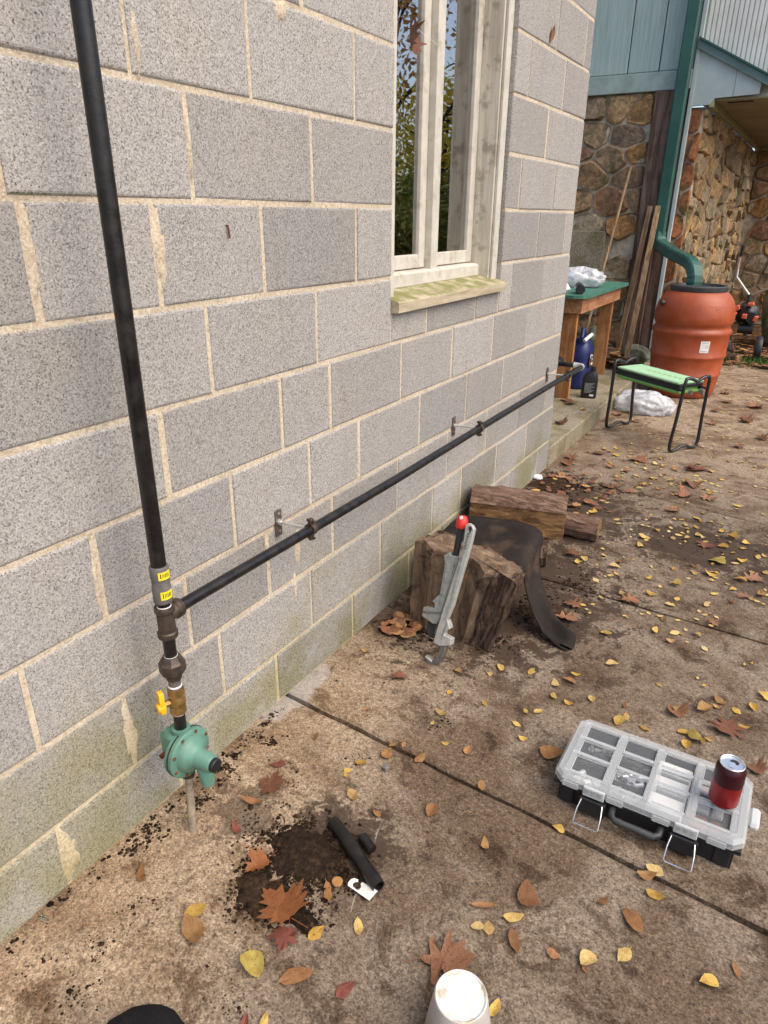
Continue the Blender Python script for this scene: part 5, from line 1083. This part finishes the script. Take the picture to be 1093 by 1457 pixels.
ROUND = [(0, 0), (.22, .08), (.36, .25), (.40, .45), (.34, .66), (.20, .84), (.07, .95), (0, 1)]
NARROW = [(0, 0), (.10, .12), (.17, .30), (.19, .5), (.15, .7), (.07, .88), (0, 1)]
MAPLE = [(0, .06), (.08, .03), (.20, .06), (.40, .0), (.33, .12), (.55, .20), (.40, .28), (.45, .33), (.68, .48), (.47, .50), (.52, .60), (.30, .57), (.22, .60), (.33, .78), (.17, .76), (.12, .90), (.05, .88), (0, 1.02)]
OAK = [(0, 0), (.07, .10), (.10, .20), (.36, .18), (.42, .26), (.24, .34), (.16, .40), (.46, .50), (.52, .60), (.36, .60), (.20, .60), (.34, .78), (.30, .86), (.16, .80), (.08, .90), (0, 1)]
LV = {}
for nm, hf, mts, stm in (('y', OVAL, ['leaf_yellow'], .12), ('r', ROUND, ['leaf_yellow'], .1), ('t', OVAL, ['leaf_tan'], .12), ('n', NARROW, ['leaf_tan'], .1), ('b', MAPLE, ['leaf_brown'], .35), ('k', OAK, ['leaf_brown'], .3), ('o', MAPLE, ['leaf_orange'], .4), ('d', MAPLE, ['leaf_red'], .3), ('g', ROUND, ['leaf_green'], .1), ('v', ROUND, ['leaf_tan'], .1), ('e', OVAL, ['leaf_red'], .1)):
    LV[nm] = [leafmesh('leaf', hf, mts[0], c_, 10+k+ord(nm[0]), stm) for k, c_ in enumerate([(.6, .35, .1), (-.6, -.3, .4), (1.6, .15, -.3), (.2, 1.0, .5), (-1.1, .5, .2), (2.4, .3, .3), (.9, -.5, -.5), (-.4, .9, -.6)])]
NAMES = {'y': 'yellow_leaf', 'r': 'yellow_leaf', 't': 'tan_leaf', 'n': 'tan_leaf', 'v': 'tan_leaf', 'b': 'brown_lobed_leaf', 'k': 'brown_lobed_leaf', 'o': 'orange_lobed_leaf', 'd': 'red_lobed_leaf', 'g': 'green_yellow_leaf', 'e': 'red_leaf'}
def slabname(x, y):
    k = [i for i in range(len(JY)-1) if y >= JY[i]+SK[i]*x]; k = k[-1] if k else 0
    return {0: 'slab with the upturned cup', 1: 'slab with the soil patch', 2: 'slab holding the parts case', 3: 'slab beside the split log', 4: 'slab in front of the kneeler', 5: 'slab under the kneeler'}.get(k, 'slab around the rain barrel')
DESC = {'yellow_leaf': ('small yellow fallen leaf', 'yellow leaves'), 'tan_leaf': ('tan oval fallen leaf', 'tan oval leaves'), 'brown_lobed_leaf': ('brown lobed fallen leaf', 'brown lobed leaves'), 'red_leaf': ('small dark red fallen leaf', 'small red leaves')}
rl = random.Random(11)
def leaf(x, y, kind, size, ang=None, z=0.001, tilt=None, label=None, var=None):
    me = LV[kind][rl.randrange(8) if var is None else var]
    o = bpy.data.objects.new(NAMES[kind], me); C.objects.link(o)
    o.location = (x, y, z+.0005+rl.random()*.001); o.scale = (size*rl.uniform(.75, 1.12), size*rl.uniform(.9, 1.1), size*rl.uniform(.7, 1.3)); tl = tilt if tilt is not None else .10
    o.rotation_euler = (rl.uniform(-tl, tl), rl.uniform(-tl, tl), rl.uniform(0, 6.28) if ang is None else R(ang))
    o.location.z += .35*size*math.sin(abs(o.rotation_euler[0])+abs(o.rotation_euler[1]))
    if label: tag(o, label, 'leaf')
    else: d0, d1 = DESC[NAMES[kind]]; sn = slabname(x, y); tag(o, d0+' lying on the concrete '+sn, 'leaf', d1+' on the '+sn)
    return o
def lpx(u, v, kind, size, ang=None, **kw): q = gz(u, v, .004); return leaf(q.x, q.y, kind, size, ang, **kw)
placed = []
for (u, v, k, s_) in [(519,925,'r',.025),(502,1131,'y',.042),(513,1085,'y',.034),(495,1095,'r',.026),(549,1074,'v',.040),(559,1059,'y',.026),(598,1079,'t',.04),(614,1154,'t',.052),(536,1158,'t',.034),(279,1297,'r',.046),(274,1328,'t',.062),(423,1390,'t',.072),(449,1327,'y',.046),(510,1320,'y',.04),(690,1202,'y',.034),(687,1288,'n',.055),(729,1305,'y',.044),(695,1320,'y',.036),(680,1318,'r',.026),(731,1338,'n',.055),(787,1356,'t',.032),(838,1367,'y',.044),(832,1376,'n',.03),(889,1358,'y',.042),(900,1312,'t',.066),(857,1283,'t',.03),(931,1273,'y',.042),(918,1245,'t',.046),(933,1240,'y',.044),(1010,1398,'r',.036),(1048,1380,'n',.034),(703,1435,'y',.036),(735,1030,'y',.03),(743,1050,'r',.024),(712,950,'y',.032),(697,958,'r',.022),(652,955,'y',.03),(628,1015,'y',.045),(665,1068,'v',.034),(615,1028,'r',.018),(634,1058,'r',.02),(765,1012,'y',.03),(748,1012,'r',.022),(450,1047,'t',.026),(395,1088,'e',.045),(360,1142,'n',.06),(336,1180,'e',.04),(201,1245,'n',.055),(466,1268,'n',.05),(1025,998,'y',.05),(1001,1010,'y',.06),(976,1059,'r',.04),(973,1041,'y',.04),(1072,1007,'y',.04),(1048,1011,'y',.035),(883,1026,'y',.045),(918,1036,'y',.034),(889,1003,'n',.03),(842,995,'r',.035),(783,1071,'v',.06),(795,1180,'y',.034),(690,1000,'y',.028),(790,973,'y',.040),(808,1000,'y',.028),(820,960,'y',.03),(870,945,'y',.04),(756,955,'y',.036),(1010,1052,'r',.03),(1058,1035,'r',.03),(685,1117,'t',.036),(575,1060,'n',.03),(880,1100,'y',.02),(492,1102,'y',.02),(640,985,'r',.02),(268,1160,'r',.02),(375,1455,'y',.03)]:
    if 783 < u < 1080 and 1030 < v < 1000: continue
    lpx(u, v, k, s_); q = gz(u, v); placed.append((q.x, q.y))
lpx(397, 1292, 'o', .108, 75, label='largest orange lobed leaf lying on the soil patch', var=0, z=.006)
lpx(367, 1232, 'o', .062, 160, label='folded orange leaf at the edge of the soil patch', var=2, z=.006)
lpx(405, 1340, 'd', .062, 200, label='dark red lobed leaf below the largest orange leaf', var=1)
lpx(385, 1116, 'b', .066, 100, label='curled brown lobed leaf near the regulator', var=0)
lpx(633, 1366, 'k', .115, -60, label='tan oak-like leaf just behind the upturned cup', var=0)
lpx(362, 1372, 'g', .066, 240, label='round green and yellow leaf near the red leaf')
lpx(749, 1277, 'v', .062, 20, label='broad round brown leaf among small yellow leaves')
lpx(490, 1409, 'e', .044, -20, label='small pinkish red leaf on bare concrete')
lpx(348, 1456, 'e', .03, 30, label='bright red leaf beside the black fabric hat')
lpx(568, 963, 'b', .045, 30, label='small orange-brown lobed leaf near the wrench foot')
lpx(1036, 1036, 'k', .105, 160, label='orange-brown oak-like leaf behind the parts case'); lpx(960, 1013, 'b', .06, 40, label='curled brown lobed leaf behind the parts case')
lpx(987, 1050, 'g', .055, 10, label='pale green-yellow leaf behind the parts case')
lpx(1021, 800, 'g', .07, 80, label='pale round yellow-green leaf on the dark stain')
lpx(1075, 1095, 'b', .05, 70, label='brown leaf beside the parts case latch')
lpx(990, 668, 'd', .11, 60, label='purplish red lobed leaf on the far slab')
lpx(520, 1010, 'n', .03)
for (u, v, s_) in [(815,790,.10),(812,652,.12),(805,660,.10),(800,680,.11),(850,645,.11),(910,655,.13),(870,664,.11),(985,668,.12),(988,691,.13),(895,855,.11),(805,880,.12),(815,862,.10),(1003,776,.10),(1070,823,.12),(955,726,.11),(1008,710,.12),(865,693,.10),(975,706,.12),(1060,850,.08),(1015,885,.07),(898,700,.08),(1060,600,.13),(1020,585,.13),(930,587,.12),(880,590,.11),(905,600,.1),(1035,572,.15),(1075,580,.14),(1062,596,.13),(1012,603,.12),(1030,560,.13),(1085,625,.12),(1050,636,.11)]:
    lpx(u, v, 'b' if rl.random() < .4 else 'k', s_*.78, var=rl.choice([2, 3, 4, 5, 6]))
lpx(765, 790, 'o', .11, 30, z=.03, label='orange-yellow leaf cluster leaning against the stubby log', tilt=.5)
# leaves by pixel density over the farther slabs
def free(x, y):
    if x < .03 and y < 3.9: return False
    if .1 < x < .62 and 1.8 < y < 2.55: return False
    if x < .5 and 2.45 < y < 3.05: return False
    if math.hypot(x-BX, y-BY) < .30: return False
    if x < .02 and y > 3.8: return False
    if .80 < x < 1.30 and 1.30 < y < 1.63: return False
    return True
cnt = 0; far = []
while cnt < 225 or len(far) < 520:
    x, y = rl.uniform(.1, 2.6), rl.uniform(1.75, 7.6)
    if not free(x, y): continue
    dens = .15+.85*max(0, min(1, (y-1.9)/1.2))*max(.25, min(1, (x-.1)/.7)); dens *= .12+1.5*max(0, fnoise((x, y, 0), 2.6, 3)+.18)+.4*max(0, fnoise((x, y, 0), 9, 5))
    if rl.random() > dens: continue
    d = Vector((x, y, 0))-CAM; u = 546.5+FPX*d.dot(RT)/d.dot(FW)
    s_ = rl.choice([rl.uniform(.014, .03), rl.uniform(.022, .04), rl.uniform(.03, .052)])
    k = rl.choices(['y', 'r', 't', 'n'], [6, 3, 1.3, .8])[0]
    if u < 1100 and y < 4.6 and cnt < 225: leaf(x, y, k, s_, tilt=.2); cnt += 1
    elif len(far) < 520 and (y > 4.3 or u >= 1100): far.append((x, y, k, s_))
# the many tiny far leaves as one sheet of leaves
def leafstuff(name, items, label, mat):
    mb = MB()
    for (x, y, k, s_, z) in items:
        hf = OVAL; an = rl.uniform(0, 6.3); tl = rl.uniform(-.3, .3); out = []
        for (p, q_) in [(a_, b_) for a_, b_ in hf]+[(-a_, b_) for a_, b_ in hf[::-1] if a_ > 0]:
            p *= 1; q_ -= .5; zz = abs(.5*p*p)+tl*p*.5+.3*q_*q_; out.append((x+(p*math.cos(an)-q_*math.sin(an))*s_, y+(p*math.sin(an)+q_*math.cos(an))*s_, z+.003+zz*s_*.8))
        mb.add(out, [tuple(range(len(out)))])
    me = bpy.data.meshes.new(name); me.from_pydata(mb.v, [], mb.f); me.update(); me.materials.append(M[mat])
    o = bpy.data.objects.new(name, me); C.objects.link(o); return tag(o, label, 'leaves', kind='stuff')
def litmat(name, stops):
    t = NT(name); c = t.ramp(t.n('NewGeometry').outputs['Random Per Island'], stops); return t.fin(c, .65, spec=.25)
M['litter_y'] = litmat('litter_yellow', [(0, (.50, .34, .08)), (.35, (.58, .43, .15)), (.6, (.46, .31, .13)), (.8, (.62, .52, .26)), (1, (.30, .16, .07))])
M['litter_b'] = litmat('litter_brown', [(0, (.16, .06, .03)), (.3, (.28, .12, .06)), (.6, (.10, .05, .035)), (.85, (.36, .19, .09)), (1, (.45, .28, .09))])
mid = []
while len(mid) < 330:
    x, y = rl.uniform(.15, 2.4), rl.uniform(2.0, 5.2)
    if free(x, y) and rl.random() < (.1+1.6*max(0, fnoise((x, y, 2), 3.1, 8)+.12))*max(.15, min(1, (x-.05)/.6))*min(1, (y-1.7)/1.0): mid.append((x, y, 'y', rl.choice([rl.uniform(.014, .024), rl.uniform(.022, .042)])))
leafstuff('fallen_leaves', [(a, b, k, s_, 0) for a, b, k, s_ in far+mid], 'tiny yellow leaf scraps strewn across the farther patio slabs', 'litter_y')
it = []
for _ in range(2600):
    x, y = rl.uniform(.15, 4), 7.72+abs(rl.gauss(0, 1.3))
    if x < .15 and y > 6.8: continue
    it.append((x, y, 'b', rl.uniform(.05, .12), (-.05 if y > 7.9 else .0)+rl.random()*.03))
for _ in range(260): it.append((rl.uniform(-.45, -.12), rl.uniform(6.3, 6.8), 'b', rl.uniform(.05, .11), .115+rl.random()*.12))
for _ in range(90): it.append((rl.uniform(.06, .5), 1.8+rl.random()*.0+rl.random()*1.9, 'b', rl.uniform(.02, .05), .004)) if False else None
for _ in range(70):
    x, y = rl.uniform(.05, .45), rl.uniform(3.05, 3.8); it.append((x, y, 'b', rl.uniform(.02, .06), .012))
for _ in range(60): it.append((rl.uniform(.06, .18), rl.uniform(1.78, 1.9), 'b', rl.uniform(.02, .05), .012))
leafstuff('leaf_litter', it, 'brown leaf litter banked along the patio end and in corners', 'litter_b')
# leaves on the step
for (u, v) in ((797, 603), (812, 575), (830, 584), (806, 570)):
    q = gz(u, v, TZ); o = leaf(q.x, q.y, 'b' if u != 830 else 'y', .09 if u != 830 else .05, z=TZ+.001); o['label'] = 'brown dry leaf lying on the concrete step' if u != 830 else 'yellow leaf on the concrete step before the bottle'; o['group'] = 'leaves on the step' if u != 830 else 'yellow leaf on the step'
# dead leaf caught on the window, and one on the wall
me = LV['b'][2]; q = gx(583, 50, -.05); o = bpy.data.objects.new('dead_leaf', me); C.objects.link(o); o.location = q; o.scale = (.10, .10, .16); o.rotation_euler = (R(85), R(15), R(115)); tag(o, 'curled dead leaf caught against the window sash', 'leaf')
thr = MB(); thr.tube([q+Vector((0, 0, .03)), Vector((-.085, 2.38, q.z+.02))], .0006, 5); th_ = obj('web_thread', thr, 'white', o); th_.matrix_parent_inverse = (Matrix.Translation(q) @ o.rotation_euler.to_matrix().to_4x4() @ Matrix.Diagonal((.10, .10, .16, 1))).inverted()
me = LV['n'][2]; q = gx(785, 48, .004); o = bpy.data.objects.new('dried_leaf_scrap', me); C.objects.link(o); o.location = q; o.scale = (.075,)*3; o.rotation_euler = (R(95), R(20), R(85)); tag(o, 'dried brown leaf scrap stuck on the block wall above the window side', 'leaf')

# ------------------------------------------------------------------ back corner: machine, boulder, firewood, grass
mx, my = .60, 8.35; mz0 = -.055
mc = thing('garden_tiller', 'small garden tiller with bent chrome handlebar and orange engine on the leaf litter', 'tiller', (mx, my, mz0))
m_ = MB(); m_.tube([(mx-.18, my, 1.02), (mx-.185, my, .95), (mx-.18, my, .80), (mx-.02, my, .62)], .013, 10); m_.tube([(mx-.02, my, .62), (mx+.12, my-.02, .70), (mx+.40, my-.05, .77)], .013, 10); obj('handlebar', m_, 'chrome', mc, True)
m_ = MB(); m_.tube([(mx-.178, my, 1.00), (mx-.172, my, 1.11)], .018, 10); obj('handle_grip', m_, 'blackplastic', mc, True)
m_ = MB(); m_.tube([(mx-.02, my, .64), (mx+.0, my, .40), (mx+.02, my, .22)], .025, 10); obj('shaft', m_, 'darkgrey', mc, True)
m_ = blob('engine', (mx-.01, my-.02, .45), (.11, .10, .10), 'blackplastic', 31, .35, 2.5, mc, 20); m_.matrix_parent_inverse = Matrix.Translation(-WORLDLOC[mc.name])
for k, (dx, dz_, w_, h_) in enumerate(((-.09, .09, .07, .05), (.03, .10, .06, .035), (-.02, -.02, .05, .05), (.09, -.01, .04, .06), (-.11, -.05, .05, .03))):
    m_ = MB(); m_.box((mx+dx-w_/2, my-.15-.01*k, .45+dz_-h_/2), (mx+dx+w_/2, my-.07, .45+dz_+h_/2), .008, Matrix.Translation((mx, my, .45)) @ Matrix.Rotation(R(12*k-20), 4, 'Y') @ Matrix.Translation((-mx, -my, -.45))); obj('engine_shroud', m_, 'orange', mc)
for (a, b, r_, mm, nm) in (((mx-.16, my-.10, .43), (mx-.16, my-.04, .43), .06, 'steelworn', 'recoil_starter'), ((mx+.05, my-.16, .42), (mx+.05, my-.10, .42), .055, 'blackplastic', 'air_filter'), ((mx-.06, my-.1, .30), (mx+.08, my-.1, .30), .05, 'blackplastic', 'gear_case')):
    m_ = MB(); m_.tube([a, b], r_, 14); obj(nm, m_, mm, mc, True)
for xx in (mx-.14, mx+.16):
    m_ = MB(); m_.lathe([(.06, -.03), (.135, -.03), (.145, 0), (.135, .03), (.06, .03)], (xx, my-.02, .09), (1, .1, 0), 22); wl = obj('wheel', m_, 'blackplastic', mc, True)
    m_ = MB(); m_.lathe([(.0, -.02), (.058, -.02), (.058, .02), (0, .02)], (xx, my-.02, .09), (1, .1, 0), 14, cap=False); obj('rim', m_, 'darkgrey', wl, True)
tag(blob('boulder', (1.15, 9.6, .42), (.52, .42, .62), 'mossrock', 44, .18, 2.0), 'large mossy grey boulder beyond the garden tiller', 'boulder')
def rlog(name, a, b, r_, label, seed, group=None):
    root = thing(name, label, 'log', ((Vector(a)+Vector(b))/2).to_tuple(), group); a = Vector(a); b = Vector(b)
    m_ = MB(); m_.tube([a.lerp(b, k/6)+Vector((0, 0, .008*math.sin(k*2+seed))) for k in range(7)], [r_*(1+.08*math.sin(k*1.9+seed)) for k in range(7)], 14); obj('bark', m_, 'bark', root, True)
    t_ = (b-a).normalized()
    for e, s_ in ((a, -1), (b, 1)): m_ = MB(); m_.lathe([(r_*.9, -.01), (r_*.86, .006)], e, t_*s_, 14); obj('cut_end', m_, 'log_split', root)
    return root
rlog('firewood_log', (.25, 8.15, .02), (.62, 7.98, .02), .065, 'firewood log with pale cut end in front of the garden tiller', 1)
rlog('firewood_log', (.15, 8.35, .03), (.50, 8.5, .03), .07, 'firewood log against the foot of the ledge stone wall', 2)
rlog('weathered_branch', (-.30, 6.55, .17), (-.47, 6.75, .19), .06, 'grey log chunk on the step under the leaning lumber', 3)
tag(blob('dark_stone', (-.15, 6.62, .20), (.13, .10, .10), 'mossrock', 51, .25, 2.5, flat=-.085), 'dark stone on the step at the foot of the lumber', 'stone')
tag(blob('grey_stone', (-.52, 6.66, .27), (.11, .10, .16), 'mossrock', 57, .22, 2.5, flat=-.155), 'grey upright stone on the step behind the work table', 'stone')
m_ = MB(); r_ = random.Random(9)
for _ in range(900):
    x, y = r_.gauss(.85, .25), r_.gauss(8.05, .16); h_ = r_.uniform(.04, .13); an = r_.uniform(0, 6.3); w_ = .006; lx, ly = r_.uniform(-.05, .05), r_.uniform(-.05, .05)
    m_.add([(x-math.cos(an)*w_, y-math.sin(an)*w_, -.055), (x+math.cos(an)*w_, y+math.sin(an)*w_, -.055), (x+lx*.5+math.cos(an)*w_*.7, y+ly*.5+math.sin(an)*w_*.7, -.055+h_*.6), (x+lx, y+ly, -.055+h_)], [(0,1,2,3)])
tag(obj('grass', m_, 'grass'), 'patch of green weeds and grass at the patio end', 'grass', kind='stuff')

# ------------------------------------------------------------------ autumn trees beyond the patio (seen mirrored in the window)
def leafcloud(n, rad, seed, size):
    r_ = np.random.default_rng(seed); cl = r_.normal(size=(40, 3)); cl /= np.linalg.norm(cl, axis=1)[:, None]; cl *= r_.uniform(.35, 1, (40, 1))
    pick = cl[r_.integers(0, 40, n)] + r_.normal(0, .17, (n, 3)); pick *= np.array(rad)
    a = r_.normal(size=(n, 3)); a /= np.linalg.norm(a, axis=1)[:, None]; b = np.cross(a, r_.normal(size=(n, 3))); b /= np.linalg.norm(b, axis=1)[:, None]
    s_ = r_.uniform(.6, 1.3, (n, 1))*size; v = np.stack([pick-a*s_, pick+b*s_*.55, pick+a*s_, pick-b*s_*.55], 1).reshape(-1, 3)
    f = np.arange(4*n).reshape(-1, 4); return v, f
def tree(x, y, h, rad, mat, label, seed, n=3500, size=.09, name='autumn_tree', low=.45):
    root = thing(name, label, 'tree' if name != 'shrub' else 'shrub', (x, y, -.06), 'trees beyond the patio' if False else None); r_ = random.Random(seed)
    m_ = MB(); top = Vector((x+r_.uniform(-.3, .3), y+r_.uniform(-.3, .3), h*.8)); r0 = h*.016
    m_.tube([(x, y, -.1), (x+.05, y, h*.2), (x-.04, y+.05, h*.5), top], [r0*1.3, r0, r0*.7, r0*.2], 8)
    for k in range(9):
        z = h*(low*.8+.5*k/9); a = r_.uniform(0, 6.3); L = rad[0]*r_.uniform(.6, 1); m_.tube([(x, y, z), (x+math.cos(a)*L*.5, y+math.sin(a)*L*.5, z+L*.35), (x+math.cos(a)*L, y+math.sin(a)*L, z+L*.55)], [r0*.45, r0*.3, r0*.1], 6)
    obj('trunk', m_, 'trunk', root, True)
    v, f = leafcloud(n, rad, seed, size); me = bpy.data.meshes.new('crown'); me.from_pydata((v+np.array((x, y, h*low+rad[2]*.75))).tolist(), [], f.tolist()); me.update(); obj('crown', me, mat, root)
tree(9.0, 17.5, 9, (2.3, 2.3, 3.2), 'c_orange', 'tall orange autumn tree mirrored in the window', 1, 1300, .09)
tree(12.5, 23.5, 12, (3.0, 3.0, 4.2), 'c_orange', 'tallest rust coloured tree behind the other trees', 2, 1300, .11)
tree(6.8, 16.2, 4.3, (1.5, 1.5, 1.5), 'c_yellow', 'bright yellow small tree mirrored in the window', 3, 2200, .075, low=.42)
tree(8.4, 20.5, 5.0, (1.7, 1.7, 1.8), 'c_yellow', 'second yellow tree behind the bright yellow one', 4, 2000, .08, low=.40)
tree(6.0, 13.6, 2.4, (1.3, 1.3, .9), 'c_green', 'dark green shrub in front of the yellow trees', 5, 3600, .06, 'shrub', .30)
tree(7.4, 18.2, 2.6, (1.5, 1.5, 1.0), 'c_green', 'broad green shrub below the yellow trees', 6, 3600, .065, 'shrub', .30)
tree(11.0, 14.0, 10, (2.6, 2.6, 3.4), 'c_orange', 'orange tree standing nearest the open yard', 7, 1200, .10)
tree(7.0, 21.8, 2.4, (1.6, 1.6, 1.0), 'c_green', 'low dark shrub at the far edge of the yard', 8, 3200, .065, 'shrub', .30)
tree(11.5, 17.0, 6.0, (2.0, 2.0, 2.2), 'c_yellow', 'golden tree standing right of the tall orange tree', 9, 2000, .085, low=.40)
tree(14.5, 20.0, 9.5, (2.6, 2.6, 3.4), 'c_orange', 'rust coloured tree behind the golden tree', 10, 1300, .10)
tree(14.0, 14.5, 5.2, (2.0, 2.0, 2.0), 'c_yellow', 'round yellow tree at the open side of the yard', 11, 1800, .085, low=.38)
r_ = np.random.default_rng(5); az = np.radians(r_.uniform(8, 100, 9000)); dd_ = r_.uniform(27, 40, 9000); zz_ = np.abs(r_.normal(0, 1.7, 9000))*(1+.35*np.sin(az*9)+.25*np.sin(az*23))
ctr = np.stack([np.sin(az)*dd_, np.cos(az)*dd_, zz_], 1); a_ = r_.normal(size=(9000, 3)); a_ /= np.linalg.norm(a_, axis=1)[:, None]; b_ = np.cross(a_, r_.normal(size=(9000, 3))); b_ /= np.linalg.norm(b_, axis=1)[:, None]
vv = np.stack([ctr-a_*.3, ctr+b_*.2, ctr+a_*.3, ctr-b_*.2], 1).reshape(-1, 3); me = bpy.data.meshes.new('woods'); me.from_pydata(vv.tolist(), [], np.arange(36000).reshape(-1, 4).tolist()); me.update()
tag(obj('woods', me, 'c_green'), 'far off green woods closing the yard', 'woods', kind='stuff')
